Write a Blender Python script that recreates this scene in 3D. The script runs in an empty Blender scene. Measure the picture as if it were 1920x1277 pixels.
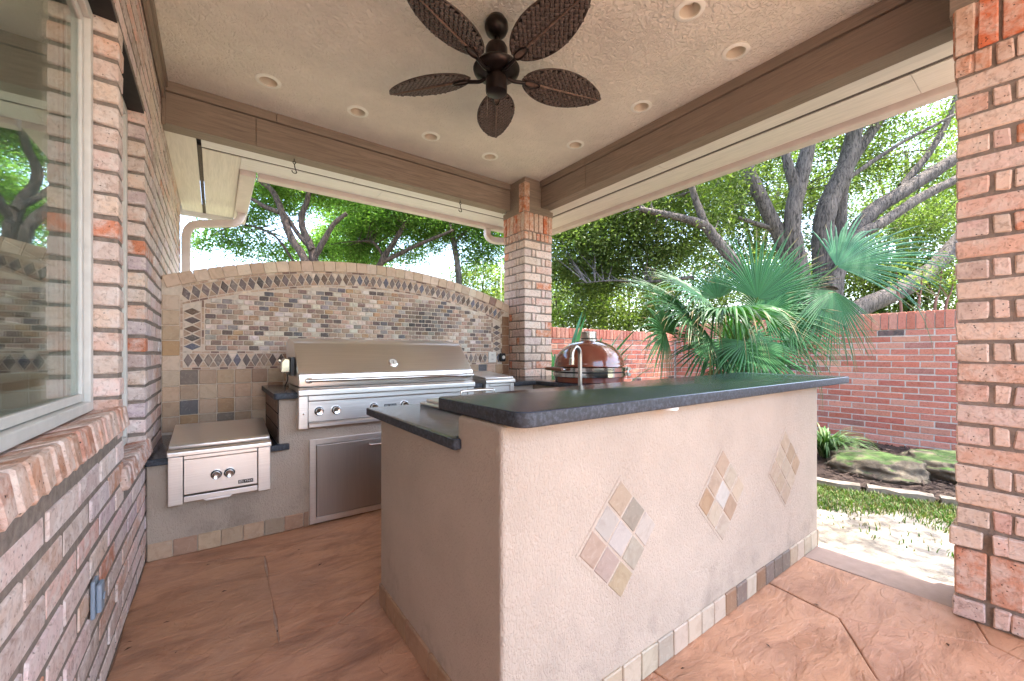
import bpy, bmesh, math, random
import numpy as np
from mathutils import Matrix, Vector, noise as mnoise
R_ = math.radians
rnd = random.Random(7)
nrs = np.random.RandomState(11)
sc = bpy.context.scene
COL = sc.collection

# ------------------------------------------------------------------ camera, sky, sun, exposure
FPX, YAW, HOR, EYE = 762.07, 0.6307, 662.18, 1.30
SN, CS = math.sin(YAW), math.cos(YAW)
cam_d = bpy.data.cameras.new('camera')
cam = bpy.data.objects.new('camera', cam_d)
COL.objects.link(cam)
cam.location = (0, 0, EYE)
cam.rotation_euler = (R_(90), 0, -YAW)
cam_d.sensor_width = 36.0
cam_d.lens = FPX / 1920 * 36
cam_d.shift_y = (HOR - 638.5) / 1920
cam_d.clip_start = 0.02
cam_d.clip_end = 600
sc.camera = cam

SUN_EL = R_(70)
sun_dir = Vector((0.8, -0.6, 0)).normalized() * math.cos(SUN_EL) + Vector((0, 0, math.sin(SUN_EL)))   # towards the sun
world = bpy.data.worlds.new('World')
sc.world = world
world.use_nodes = True
wn = world.node_tree.nodes
sky = wn.new('ShaderNodeTexSky')
sky.sky_type = 'NISHITA'
sky.sun_disc = False
sky.sun_elevation = SUN_EL
sky.sun_rotation = math.atan2(sun_dir.x, sun_dir.y)
sky.air_density = 1.0
sky.dust_density = 3.0
sky.ozone_density = 1.0
wn['Background'].inputs['Strength'].default_value = 0.15
world.node_tree.links.new(sky.outputs[0], wn['Background'].inputs['Color'])
sun_d = bpy.data.lights.new('sun', 'SUN')
sun = bpy.data.objects.new('sun', sun_d)
COL.objects.link(sun)
sun_d.energy = 2.1
sun_d.angle = R_(0.5)
sun_d.color = (1.0, 0.93, 0.82)
sun.rotation_euler = sun_dir.to_track_quat('Z', 'Y').to_euler()
sun.location = (5, -8, 12)
sc.view_settings.view_transform = 'Standard'
sc.view_settings.look = 'None'
sc.view_settings.gamma = 1
sc.view_settings.exposure = 3.38
sc.view_settings.use_curve_mapping = False


# ------------------------------------------------------------------ pixel helpers (a direction; the distance is given)
def W(px, py, d):
    l = (px - 960) / FPX * d
    return Vector((l * CS + d * SN, -l * SN + d * CS, EYE + (HOR - py) / FPX * d))


def apparent(p, size):
    d = p[0] * SN + p[1] * CS
    if d < 0.1:
        return 0
    l = p[0] * CS - p[1] * SN
    x = 960 + FPX * l / d
    y = HOR + FPX * (EYE - p[2]) / d
    s = size / d
    if x < -40 or x > 1960 or y < -40 or y > 1320:
        return s * 1e-3
    return s


def srgb(r, g, b):
    f = lambda c: (c / 255 / 12.92) if c / 255 <= .04045 else ((c / 255 + .055) / 1.055) ** 2.4
    return (f(r), f(g), f(b))


# ------------------------------------------------------------------ materials
def new_mat(name):
    m = bpy.data.materials.new(name)
    m.use_nodes = True
    nt = m.node_tree
    return m, nt, nt.nodes['Principled BSDF'], nt.nodes['Material Output']


def nd(nt, kind, **kw):
    n = nt.nodes.new(kind)
    for k, v in kw.items():
        if k.startswith('i_'):
            n.inputs[k[2:].replace('_', ' ')].default_value = v
        else:
            setattr(n, k, v)
    return n


def ramp(nt, fac, stops):
    n = nt.nodes.new('ShaderNodeValToRGB')
    el = n.color_ramp.elements
    while len(el) < len(stops):
        el.new(0.5)
    for e, (p, c) in zip(el, stops):
        e.position = p
        e.color = (*c, 1) if len(c) == 3 else c
    nt.links.new(fac, n.inputs[0])
    return n


def mixc(nt, a, b, fac, mode='MIX'):
    n = nt.nodes.new('ShaderNodeMix')
    n.data_type = 'RGBA'
    n.blend_type = mode
    for s, v in ((6, a), (7, b), (0, fac)):
        if isinstance(v, (int, float)):
            n.inputs[s].default_value = v
        elif isinstance(v, tuple):
            n.inputs[s].default_value = (*v, 1) if len(v) == 3 else v
        else:
            nt.links.new(v, n.inputs[s])
    return n.outputs[2]


def piece_colour(nt):
    oi = nt.nodes.new('ShaderNodeObjectInfo')
    at = nt.nodes.new('ShaderNodeAttribute')
    at.attribute_name = 'Col'
    c = mixc(nt, oi.outputs['Color'], at.outputs['Color'], 1.0, 'MULTIPLY')
    tc = nt.nodes.new('ShaderNodeTexCoord')
    mp = nt.nodes.new('ShaderNodeVectorMath')
    mp.operation = 'MULTIPLY_ADD'
    sc_ = nt.nodes.new('ShaderNodeCombineXYZ')
    for i in range(3):
        nt.links.new(oi.outputs['Random'], sc_.inputs[i])
    nt.links.new(sc_.outputs[0], mp.inputs[0])
    mp.inputs[1].default_value = (37, 53, 29)
    nt.links.new(tc.outputs['Object'], mp.inputs[2])
    return c, mp.outputs[0]


def noise(nt, vec, scale, detail=4, rough=.55, dist=0, vscale=None):
    if vscale:
        m = nt.nodes.new('ShaderNodeMapping')
        m.inputs['Scale'].default_value = vscale
        nt.links.new(vec, m.inputs[0])
        vec = m.outputs[0]
    n = nt.nodes.new('ShaderNodeTexNoise')
    n.inputs['Scale'].default_value = scale
    n.inputs['Detail'].default_value = detail
    n.inputs['Roughness'].default_value = rough
    n.inputs['Distortion'].default_value = dist
    nt.links.new(vec, n.inputs['Vector'])
    return n.outputs['Fac']


def bump(nt, bsdf, h, strength=.5, dist=.01, prev=None):
    b = nt.nodes.new('ShaderNodeBump')
    b.inputs['Strength'].default_value = strength
    b.inputs['Distance'].default_value = dist
    nt.links.new(h, b.inputs['Height'])
    if prev is not None:
        nt.links.new(prev, b.inputs['Normal'])
    nt.links.new(b.outputs[0], bsdf.inputs['Normal'])
    return b.outputs[0]


def texco(nt):
    return nt.nodes.new('ShaderNodeTexCoord').outputs['Object']


def mat_brick(name, wash=(.62, .52, .47), wash_amt=.6, pits=.5):
    m, nt, b, o = new_mat(name)
    c, v = piece_colour(nt)
    n1 = noise(nt, v, 14, 6, .62, .4)
    f1 = ramp(nt, n1, [(.42, (0, 0, 0)), (.66, (wash_amt,) * 3)])
    c = mixc(nt, c, wash, f1.outputs[0])
    n2 = noise(nt, v, 46, 5, .6, .8)
    c = mixc(nt, c, mixc(nt, c, (.55, .48, .44), 1, 'MULTIPLY'), ramp(nt, n2, [(.5, (0, 0, 0)), (.72, (.8,) * 3)]).outputs[0])
    vo = nt.nodes.new('ShaderNodeTexVoronoi')
    vo.inputs['Scale'].default_value = 60
    vo.inputs['Randomness'].default_value = 1
    nt.links.new(v, vo.inputs['Vector'])
    pit = ramp(nt, vo.outputs['Distance'], [(.10, (1, 1, 1)), (.20, (0, 0, 0))])
    gate = ramp(nt, noise(nt, v, 19, 3), [(.5, (0, 0, 0)), (.6, (pits,) * 3)])
    pf = mixc(nt, pit.outputs[0], gate.outputs[0], 1, 'MULTIPLY')
    c = mixc(nt, c, (.07, .05, .045), pf)
    nt.links.new(c, b.inputs['Base Color'])
    b.inputs['Roughness'].default_value = .92
    b.inputs['Specular IOR Level'].default_value = .2
    h = mixc(nt, noise(nt, v, 30, 8, .65, .5), pf, 1, 'SUBTRACT')
    bump(nt, b, h, .75, .012)
    return m


def mat_simple(name, col, rough=.6, bs=0, bscale=40, var=.12, spec=.4, metal=0, bd=.004, vscale=None, detail=5):
    m, nt, b, o = new_mat(name)
    v = texco(nt)
    n = noise(nt, v, bscale * .35, detail, .6, .3, vscale)
    lo = tuple(max(0, x * (1 - var)) for x in col)
    hi = tuple(min(1, x * (1 + var)) for x in col)
    nt.links.new(ramp(nt, n, [(.3, lo), (.7, hi)]).outputs[0], b.inputs['Base Color'])
    b.inputs['Roughness'].default_value = rough
    b.inputs['Metallic'].default_value = metal
    b.inputs['Specular IOR Level'].default_value = spec
    if bs:
        bump(nt, b, noise(nt, v, bscale, detail, .6, .4, vscale), bs, bd)
    return m


def mat_tile(name, rough=.55, wash=.35, vein=.75):
    m, nt, b, o = new_mat(name)
    c, v = piece_colour(nt)
    n1 = noise(nt, v, 11, 6, .65, 1.6)
    c2 = mixc(nt, c, (.62, .55, .52), 1, 'MULTIPLY')
    c = mixc(nt, c, c2, ramp(nt, n1, [(.48, (0, 0, 0)), (.62, (vein,) * 3)]).outputs[0])
    n2 = noise(nt, v, 23, 4, .6, 2.2)
    c = mixc(nt, c, (.60, .52, .43), ramp(nt, n2, [(.56, (0, 0, 0)), (.66, (wash,) * 3)]).outputs[0])
    nt.links.new(c, b.inputs['Base Color'])
    b.inputs['Roughness'].default_value = rough
    bump(nt, b, n1, .25, .006)
    return m


def mat_stucco(name, col, stain=False, bsc=62, bst=.5, bdi=.006, aniso=(1.7, 1.7, .8)):
    m, nt, b, o = new_mat(name)
    v = texco(nt)
    n0 = noise(nt, v, 2.2, 5, .6)
    c = ramp(nt, n0, [(.3, tuple(x * .88 for x in col)), (.7, tuple(min(1, x * 1.06) for x in col))]).outputs[0]
    nf = noise(nt, v, 70, 3, .6)
    c = mixc(nt, c, tuple(x * .7 for x in col), ramp(nt, nf, [(.62, (0, 0, 0)), (.8, (.5,) * 3)]).outputs[0])
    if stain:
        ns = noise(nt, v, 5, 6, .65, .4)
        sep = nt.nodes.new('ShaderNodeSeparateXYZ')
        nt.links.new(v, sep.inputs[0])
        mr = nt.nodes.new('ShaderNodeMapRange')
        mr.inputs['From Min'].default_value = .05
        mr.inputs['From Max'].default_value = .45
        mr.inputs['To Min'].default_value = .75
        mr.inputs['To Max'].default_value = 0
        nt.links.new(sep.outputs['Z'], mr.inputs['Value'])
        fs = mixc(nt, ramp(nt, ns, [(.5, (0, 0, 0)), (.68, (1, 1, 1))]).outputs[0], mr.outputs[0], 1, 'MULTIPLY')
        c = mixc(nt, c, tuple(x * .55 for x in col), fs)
    nt.links.new(c, b.inputs['Base Color'])
    b.inputs['Roughness'].default_value = .93
    b.inputs['Specular IOR Level'].default_value = .15
    n1 = noise(nt, v, bsc, 3, .5, 1.1, aniso)
    r1 = ramp(nt, n1, [(.40, (0, 0, 0)), (.56, (1, 1, 1))]).outputs[0]
    p = bump(nt, b, r1, bst, bdi)
    bump(nt, b, noise(nt, v, 160, 3), .25, .003, p)
    return m


def mat_steel(name, col=(.86, .835, .80), rough=.34, brush=(.6, 90, 90), bs=.05):
    m, nt, b, o = new_mat(name)
    v = texco(nt)
    b.inputs['Metallic'].default_value = 1
    n = noise(nt, v, 5, 2, .5, 0, brush)
    nt.links.new(ramp(nt, n, [(.3, tuple(x * .86 for x in col)), (.7, col)]).outputs[0], b.inputs['Base Color'])
    nt.links.new(ramp(nt, n, [(.3, (rough * .85,) * 3), (.7, (rough * 1.15,) * 3)]).outputs[0], b.inputs['Roughness'])
    if bs:
        bump(nt, b, n, bs, .001)
    return m


def mat_leaf(name, trans=.35, rough=.5):
    m, nt, b, o = new_mat(name)
    at = nt.nodes.new('ShaderNodeAttribute')
    at.attribute_name = 'Col'
    nt.links.new(at.outputs['Color'], b.inputs['Base Color'])
    b.inputs['Roughness'].default_value = rough
    b.inputs['Specular IOR Level'].default_value = .25
    t = nt.nodes.new('ShaderNodeBsdfTranslucent')
    nt.links.new(mixc(nt, at.outputs['Color'], (1.0, 1.25, .45), 1, 'MULTIPLY'), t.inputs['Color'])
    mx = nt.nodes.new('ShaderNodeMixShader')
    mx.inputs[0].default_value = trans
    nt.links.new(b.outputs[0], mx.inputs[1])
    nt.links.new(t.outputs[0], mx.inputs[2])
    nt.links.new(mx.outputs[0], o.inputs['Surface'])
    return m


def mat_bark(name, col, pale=.3):
    m, nt, b, o = new_mat(name)
    v = texco(nt)
    n1 = noise(nt, v, 8, 6, .68, 1.0, (2.6, 2.6, .5))
    n2 = noise(nt, v, 1.6, 3)
    c = ramp(nt, n1, [(.40, tuple(x * .22 for x in col)), (.52, col), (.75, tuple(min(1, x * 1.5) for x in col))]).outputs[0]
    c = mixc(nt, c, tuple(min(1, x * 1.9) for x in col), ramp(nt, n2, [(.5, (0, 0, 0)), (.75, (pale,) * 3)]).outputs[0])
    nt.links.new(c, b.inputs['Base Color'])
    b.inputs['Roughness'].default_value = .95
    bump(nt, b, n1, 1.0, .09)
    return m


def mat_wood(name, col, along, rough=.62, lo=.72, bs=.6):
    m, nt, b, o = new_mat(name)
    v = texco(nt)
    vs = {'x': (.28, 5, 5), 'y': (5, .28, 5)}[along]
    n1 = noise(nt, v, 9, 6, .62, 1.3, vs)
    n2 = noise(nt, v, 1.1, 3)
    c = ramp(nt, n1, [(.34, tuple(x * lo for x in col)), (.62, tuple(min(1, x * 1.1) for x in col))]).outputs[0]
    c = mixc(nt, c, tuple(x * (lo + .1) for x in col), ramp(nt, n2, [(.45, (0, 0, 0)), (.7, (.6,) * 3)]).outputs[0])
    nt.links.new(c, b.inputs['Base Color'])
    b.inputs['Roughness'].default_value = rough
    bump(nt, b, n1, bs, .009)
    return m


M = {}
M['brick_house'] = mat_brick('painted_clay_brick', (.76, .67, .62), .85, .7)
M['brick_pillar'] = mat_brick('rustic_clay_brick', (.74, .64, .56), .75, 1.0)
M['brick_garden'] = mat_brick('red_clay_brick', (.48, .24, .19), .35, .25)
M['mortar'] = mat_simple('mortar', (.255, .21, .175), .95, .8, 90, .25, .1, bd=.006)
M['mortar_garden'] = mat_simple('pale_mortar', (.50, .45, .40), .95, .6, 90, .2, .1, bd=.005)
M['grout'] = mat_simple('sand_grout', (.62, .52, .42), .92, .4, 120, .12, .1, bd=.003)
M['tile'] = mat_tile('tumbled_slate_tile')
M['tile_smooth'] = mat_tile('honed_slate_tile', .5, .15, .35)
M['stucco'] = mat_stucco('sand_stucco', (.485, .397, .315), True)
M['ceiling'] = mat_stucco('knockdown_ceiling_plaster', (.84, .775, .69), False, 30, .75, .010, (1, 1, 1))
M['beam_x'] = mat_wood('taupe_painted_board_x', (.30, .23, .18), 'x')
M['beam_y'] = mat_wood('taupe_painted_board_y', (.28, .21, .162), 'y')
M['white_x'] = mat_wood('white_painted_board_x', (.78, .755, .74), 'x', .5, .93, .25)
M['white_y'] = mat_wood('cream_painted_board_y', (.76, .70, .635), 'y', .5, .93, .25)
M['vent'] = mat_simple('dark_vent_mesh', (.13, .11, .095), .8, .8, 300, .5, .2, bd=.004)
M['gutter'] = mat_simple('blush_gutter_paint', (.66, .565, .525), .4, .05, 20, .06)
M['steel'] = mat_steel('brushed_steel_horizontal')
M['steel_v'] = mat_steel('brushed_steel_door', (.46, .42, .385), .40, (90, 90, .6), .05)
M['chrome'] = mat_steel('polished_steel', (.72, .70, .67), .12, (1, 1, 1), .0)
M['nickel'] = mat_steel('brushed_nickel', (.52, .48, .43), .3, (10, 10, 1), .02)
M['black'] = mat_simple('black_plastic', (.012, .012, .013), .45, 0, 30, .2)
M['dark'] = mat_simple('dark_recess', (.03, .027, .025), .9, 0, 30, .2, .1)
M['lintel'] = mat_simple('black_steel_lintel', (.016, .014, .014), .6, .2, 60, .3)
M['window_frame'] = mat_simple('white_window_paint', (.62, .60, .55), .4, .1, 40, .07)
M['shutter'] = mat_simple('white_shutter_paint', (.78, .76, .71), .45, 0, 20, .03)
M['room'] = mat_simple('room_paint', (.36, .33, .29), .9, 0, 5, .05)
M['bronze'] = mat_simple('oil_rubbed_bronze', (.022, .014, .012), .34, 0, 60, .35, .5, .6)
M['weave'] = mat_simple('dark_woven_wicker', (.10, .074, .062), .5, .3, 150, .4, .45)
M['rim'] = mat_simple('dark_cane_rim', (.06, .042, .033), .5, .2, 90, .3)
M['rib'] = mat_simple('brown_cane_rib', (.15, .095, .07), .55, .3, 90, .3)
M['light_trim'] = mat_simple('cream_light_trim', (.90, .87, .80), .45, 0, 20, .03)
M['light_cone'] = mat_simple('cream_light_cone', (.74, .66, .54), .4, 0, 20, .04)
M['bulb'] = mat_simple('frosted_bulb', (.8, .78, .7), .3, 0, 20, .03)
M['egg'] = None
M['plate'] = mat_simple('ivory_plate', (.70, .66, .58), .4, 0, 20, .03)
M['grey_box'] = mat_simple('grey_weatherproof_cover', (.22, .27, .33), .45, .1, 60, .1)
M['iron'] = mat_simple('black_iron', (.02, .018, .017), .5, .2, 90, .3)
M['leaf'] = mat_leaf('tree_leaf', .5)
M['palm'] = mat_leaf('palm_leaf', .25, .48)
M['blade'] = mat_leaf('grass_leaf', .3, .5)
M['bark'] = mat_bark('oak_bark', (.135, .11, .097), .35)
M['bark_warm'] = mat_bark('brown_bark', (.085, .055, .04), .1)
M['stem'] = mat_simple('reddish_stem', (.16, .07, .05), .8, .3, 60, .3)
M['pole'] = mat_simple('white_pole_paint', (.8, .8, .8), .4)
M['wood_handle'] = mat_simple('varnished_wood_handle', (.22, .09, .045), .4, .2, 60, .3, vscale=(1, 1, 8))
M['paper'] = mat_simple('badge_silver', (.7, .72, .74), .3, 0, 20, .03, .5, .8)


def mat_egg():
    m, nt, b, o = new_mat('glazed_copper_ceramic')
    v = texco(nt)
    n = noise(nt, v, 5, 4)
    nt.links.new(ramp(nt, n, [(.3, (.17, .04, .022)), (.7, (.24, .065, .035))]).outputs[0], b.inputs['Base Color'])
    b.inputs['Roughness'].default_value = .16
    b.inputs['Coat Weight'].default_value = .8
    b.inputs['Coat Roughness'].default_value = .06
    return m


def mat_slate():
    m, nt, b, o = new_mat('black_leathered_slate')
    v = texco(nt)
    n = noise(nt, v, 6, 7, .62, .5)
    n2 = noise(nt, v, 70, 6, .65, .3, (1, 1, 1))
    c = ramp(nt, n, [(.3, (.020, .029, .046)), (.7, (.036, .052, .080))]).outputs[0]  # blue tint paints in the sky's sheen; the slate itself is black
    geo = nt.nodes.new('ShaderNodeNewGeometry')
    sp = nt.nodes.new('ShaderNodeSeparateXYZ')
    nt.links.new(geo.outputs['True Normal'], sp.inputs[0])
    side = nt.nodes.new('ShaderNodeMath')
    side.operation = 'LESS_THAN'
    nt.links.new(sp.outputs['Z'], side.inputs[0])
    side.inputs[1].default_value = .7
    chip = ramp(nt, n2, [(.45, (.016, .019, .024)), (.66, (.06, .072, .092))]).outputs[0]   # chiselled, unpolished edge
    c = mixc(nt, c, chip, side.outputs[0])
    nt.links.new(c, b.inputs['Base Color'])
    rr = mixc(nt, ramp(nt, n2, [(.3, (.10,) * 3), (.7, (.20,) * 3)]).outputs[0], (.7, .7, .7), side.outputs[0])
    nt.links.new(rr, b.inputs['Roughness'])
    b.inputs['Specular IOR Level'].default_value = .75
    p = bump(nt, b, n, .22, .008)
    bump(nt, b, n2, .22, .004, p)
    return m


def mat_flag():
    m, nt, b, o = new_mat('stamped_terracotta_stone')
    c, v0 = piece_colour(nt)
    v = texco(nt)
    n1 = noise(nt, v, 3.2, 8, .68, .9, (1.0, 2.6, 1))
    n2 = noise(nt, v, 1.1, 4, .6)
    n3 = noise(nt, v, 17, 6, .65, .6, (1, 2, 1))
    c = mixc(nt, mixc(nt, c, (.62, .56, .53), 1, 'MULTIPLY'), c, ramp(nt, n1, [(.34, (0, 0, 0)), (.56, (1, 1, 1))]).outputs[0])
    c = mixc(nt, c, (.50, .30, .21), ramp(nt, n2, [(.42, (0, 0, 0)), (.66, (.55,) * 3)]).outputs[0])
    c = mixc(nt, c, mixc(nt, c, (.52, .48, .46), 1, 'MULTIPLY'), ramp(nt, noise(nt, v, .8, 5, .65, .7), [(.46, (0, 0, 0)), (.66, (.7,) * 3)]).outputs[0])
    c = mixc(nt, c, (.15, .085, .06), ramp(nt, n3, [(.60, (0, 0, 0)), (.76, (.5,) * 3)]).outputs[0])
    nt.links.new(c, b.inputs['Base Color'])
    nt.links.new(ramp(nt, n3, [(.3, (.42,) * 3), (.7, (.62,) * 3)]).outputs[0], b.inputs['Roughness'])
    b.inputs['Specular IOR Level'].default_value = .4
    st = ramp(nt, noise(nt, v, 2.3, 6, .62, 1.4, (1, 2.1, 1)), [(.30, (0,) * 3), (.34, (.25,) * 3), (.47, (.3,) * 3), (.50, (.62,) * 3), (.62, (.66,) * 3), (.65, (1,) * 3)]).outputs[0]
    p = bump(nt, b, st, .6, .012)
    p = bump(nt, b, n1, .6, .018, p)
    bump(nt, b, n3, .25, .005, p)
    return m


def mat_ground(name, c1, c2, c3, s=3, bs=.6):
    m, nt, b, o = new_mat(name)
    v = texco(nt)
    n1 = noise(nt, v, s, 6, .65)
    n2 = noise(nt, v, s * 14, 6, .7, .3)
    c = ramp(nt, n1, [(.35, c1), (.65, c2)]).outputs[0]
    c = mixc(nt, c, c3, ramp(nt, n2, [(.5, (0, 0, 0)), (.7, (.8,) * 3)]).outputs[0])
    nt.links.new(c, b.inputs['Base Color'])
    b.inputs['Roughness'].default_value = .97
    b.inputs['Specular IOR Level'].default_value = .1
    bump(nt, b, n2, bs, .02)
    return m


def mat_boulder():
    m, nt, b, o = new_mat('mossy_boulder_stone')
    v = texco(nt)
    n1 = noise(nt, v, 6, 7, .65, .5)
    c = ramp(nt, n1, [(.3, (.05, .038, .026)), (.55, (.14, .11, .075)), (.75, (.22, .185, .13))]).outputs[0]
    geo = nt.nodes.new('ShaderNodeNewGeometry')
    sp = nt.nodes.new('ShaderNodeSeparateXYZ')
    nt.links.new(geo.outputs['Normal'], sp.inputs[0])
    nm = noise(nt, v, 4.5, 6, .7, .6)
    mu = nt.nodes.new('ShaderNodeMath')
    mu.operation = 'MULTIPLY'
    nt.links.new(sp.outputs['Z'], mu.inputs[0])
    nt.links.new(nm, mu.inputs[1])
    f = ramp(nt, mu.outputs[0], [(.36, (0, 0, 0)), (.50, (.9,) * 3)]).outputs[0]
    c = mixc(nt, c, mixc(nt, (.03, .08, .012), (.075, .14, .02), noise(nt, v, 40, 4)), f)
    nt.links.new(c, b.inputs['Base Color'])
    b.inputs['Roughness'].default_value = .95
    p = bump(nt, b, n1, .9, .04)
    bump(nt, b, noise(nt, v, 50, 5), .5, .008, p)
    return m


def mat_glass():
    m, nt, b, o = new_mat('window_glass')
    nt.nodes.remove(b)
    tr = nt.nodes.new('ShaderNodeBsdfTransparent')
    tr.inputs[0].default_value = (.92, .96, .93, 1)
    gl = nt.nodes.new('ShaderNodeBsdfGlossy')
    gl.inputs['Roughness'].default_value = .01
    gl.inputs['Color'].default_value = (.9, .95, .93, 1)
    lw = nt.nodes.new('ShaderNodeLayerWeight')
    lw.inputs[0].default_value = .45
    mr = nt.nodes.new('ShaderNodeMapRange')
    mr.inputs['To Min'].default_value = .12
    mr.inputs['To Max'].default_value = .72
    nt.links.new(lw.outputs['Fresnel'], mr.inputs[0])
    mx = nt.nodes.new('ShaderNodeMixShader')
    nt.links.new(mr.outputs[0], mx.inputs[0])
    nt.links.new(tr.outputs[0], mx.inputs[1])
    nt.links.new(gl.outputs[0], mx.inputs[2])
    nt.links.new(mx.outputs[0], o.inputs['Surface'])
    return m


M['egg'] = mat_egg()
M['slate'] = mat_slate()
M['flag'] = mat_flag()
M['boulder'] = mat_boulder()
M['glass'] = mat_glass()
M['ground'] = mat_ground('lawn_ground', (.08, .09, .045), (.14, .13, .085), (.19, .165, .12), 1.2)
M['sand'] = mat_ground('pale_sandy_soil', (.20, .175, .145), (.30, .275, .24), (.10, .085, .065), 2.5)
M['mulch'] = mat_ground('dark_mulch', (.045, .032, .027), (.085, .06, .05), (.16, .12, .10), 6, 1)
M['edging'] = mat_simple('grey_edging_stone', (.24, .205, .165), .95, .9, 25, .3, .1, bd=.015)
M['concrete'] = mat_simple('smooth_tinted_concrete', (.36, .27, .23), .75, .25, 50, .1, .3)
M['joint'] = mat_simple('stamped_joint', (.50, .36, .28), .8, .4, 60, .2, .2)
M['roofing'] = mat_simple('roof_shingle', (.12, .10, .09), .95, .5, 40, .3, .1)


# ------------------------------------------------------------------ geometry helpers
class MB:
    def __init__(s):
        s.v, s.f, s.c = [], [], []

    def add(s, vs, fs, col=None):
        o = len(s.v)
        s.v += [tuple(p) for p in vs]
        s.f += [tuple(i + o for i in q) for q in fs]
        if col is not None:
            s.c += [col] * len(vs)
        return s

    def box(s, x0, x1, y0, y1, z0, z1):
        if x0 > x1: x0, x1 = x1, x0
        if y0 > y1: y0, y1 = y1, y0
        if z0 > z1: z0, z1 = z1, z0
        return s.add([(x0, y0, z0), (x1, y0, z0), (x1, y1, z0), (x0, y1, z0), (x0, y0, z1), (x1, y0, z1), (x1, y1, z1), (x0, y1, z1)],
                     [(0, 3, 2, 1), (4, 5, 6, 7), (0, 1, 5, 4), (1, 2, 6, 5), (2, 3, 7, 6), (3, 0, 4, 7)])

    def prism(s, poly, axis, a, b):
        """poly in the two other axes (order x<y<z), extruded along axis from a to b"""
        n = len(poly)
        def P(p, t):
            return {'x': (t, p[0], p[1]), 'y': (p[0], t, p[1]), 'z': (p[0], p[1], t)}[axis]
        ar = sum(poly[i][0] * poly[(i + 1) % n][1] - poly[(i + 1) % n][0] * poly[i][1] for i in range(n))
        if (ar < 0) != (axis == 'y'):
            poly = poly[::-1]
        vs = [P(p, a) for p in poly] + [P(p, b) for p in poly]
        fs = [tuple(range(n))[::-1], tuple(range(n, 2 * n))] + [(i, (i + 1) % n, n + (i + 1) % n, n + i) for i in range(n)]
        return s.add(vs, fs)

    def tube(s, pts, rad, n=10, cap=True, jit=0, seed=0, col=None):
        pts = [Vector(p) for p in pts]
        if not hasattr(rad, '__len__'):
            rad = [rad] * len(pts)
        rr = random.Random(seed)
        vs, fs = [], []
        t0 = (pts[1] - pts[0]).normalized()
        up = Vector((0, 0, 1)) if abs(t0.z) < .9 else Vector((1, 0, 0))
        u = t0.cross(up).normalized()
        for i, p in enumerate(pts):
            t = (pts[min(i + 1, len(pts) - 1)] - pts[max(i - 1, 0)]).normalized()
            u = (u - t * u.dot(t)).normalized()
            w = t.cross(u)
            for k in range(n):
                a = 2 * math.pi * k / n
                r = rad[i] * (1 + (rr.uniform(-jit, jit) if jit else 0))
                vs.append(p + (u * math.cos(a) + w * math.sin(a)) * r)
        for i in range(len(pts) - 1):
            for k in range(n):
                fs.append((i * n + k, i * n + (k + 1) % n, (i + 1) * n + (k + 1) % n, (i + 1) * n + k))
        if cap:
            fs.append(tuple(range(n))[::-1])
            fs.append(tuple(range((len(pts) - 1) * n, len(pts) * n)))
        return s.add(vs, fs, col)

    def lathe(s, prof, c, n=32, axis='z', cap=True):
        """prof: (radius, height) from bottom to top"""
        vs, fs = [], []
        c = Vector(c)
        for r, h in prof:
            for k in range(n):
                a = 2 * math.pi * k / n
                p = (r * math.cos(a), r * math.sin(a), h)
                if axis == 'y':      # height runs towards -y
                    p = (p[0], -p[2], p[1])
                vs.append(c + Vector(p))
        m = len(prof)
        for i in range(m - 1):
            for k in range(n):
                fs.append((i * n + k, i * n + (k + 1) % n, (i + 1) * n + (k + 1) % n, (i + 1) * n + k))
        if cap:
            fs.append(tuple(range(n))[::-1])
            fs.append(tuple(range((m - 1) * n, m * n)))
        return s.add(vs, fs)

    def mesh(s, name, mat, smooth=None, bevel=0, seg=2):
        me = bpy.data.meshes.new(name)
        me.from_pydata(s.v, [], s.f)
        if s.c:
            a = me.attributes.new('Col', 'FLOAT_COLOR', 'POINT')
            a.data.foreach_set('color', np.array([(*c, 1) for c in s.c], dtype=np.float32).ravel())
        if bevel:
            bm = bmesh.new()
            bm.from_mesh(me)
            es = [e for e in bm.edges if len(e.link_faces) == 2 and e.calc_face_angle(0) > R_(40)]
            bmesh.ops.bevel(bm, geom=es, offset=bevel, segments=seg, affect='EDGES', profile=.5, clamp_overlap=True)
            bm.to_mesh(me)
            bm.free()
        me.materials.append(mat)
        if smooth is not None:
            me.shade_smooth()
            me.set_sharp_from_angle(angle=R_(smooth))
        me.update()
        return me

    def build(s, name, mat, parent=None, smooth=None, bevel=0, seg=2, label=None):
        o = link(name, s.mesh(name, mat, smooth, bevel, seg), parent)
        if label:
            o['label'] = label
        return o


def link(name, me, parent=None, matrix=None):
    o = bpy.data.objects.new(name, me)
    COL.objects.link(o)
    if matrix is not None:
        o.matrix_world = matrix
    if parent is not None:
        o.parent = parent
        o.matrix_parent_inverse = ROOT[parent.name].inverted()
    ROOT[o.name] = matrix.copy() if matrix is not None else Matrix.Identity(4)
    return o


ROOT = {}


def tag(o, label, cat, group=None):
    o['label'] = label
    o['category'] = cat
    if group:
        o['group'] = group
    return o


def struct(o):
    o['kind'] = 'structure'
    return o


def thing(name, loc, label, cat, group=None):
    o = bpy.data.objects.new(name, None)
    COL.objects.link(o)
    o.location = loc
    o.empty_display_size = .1
    ROOT[o.name] = Matrix.Translation(loc)
    return tag(o, label, cat, group)


# chamfered, slightly uneven blocks shared between alike pieces
_blocks = {}


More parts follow.
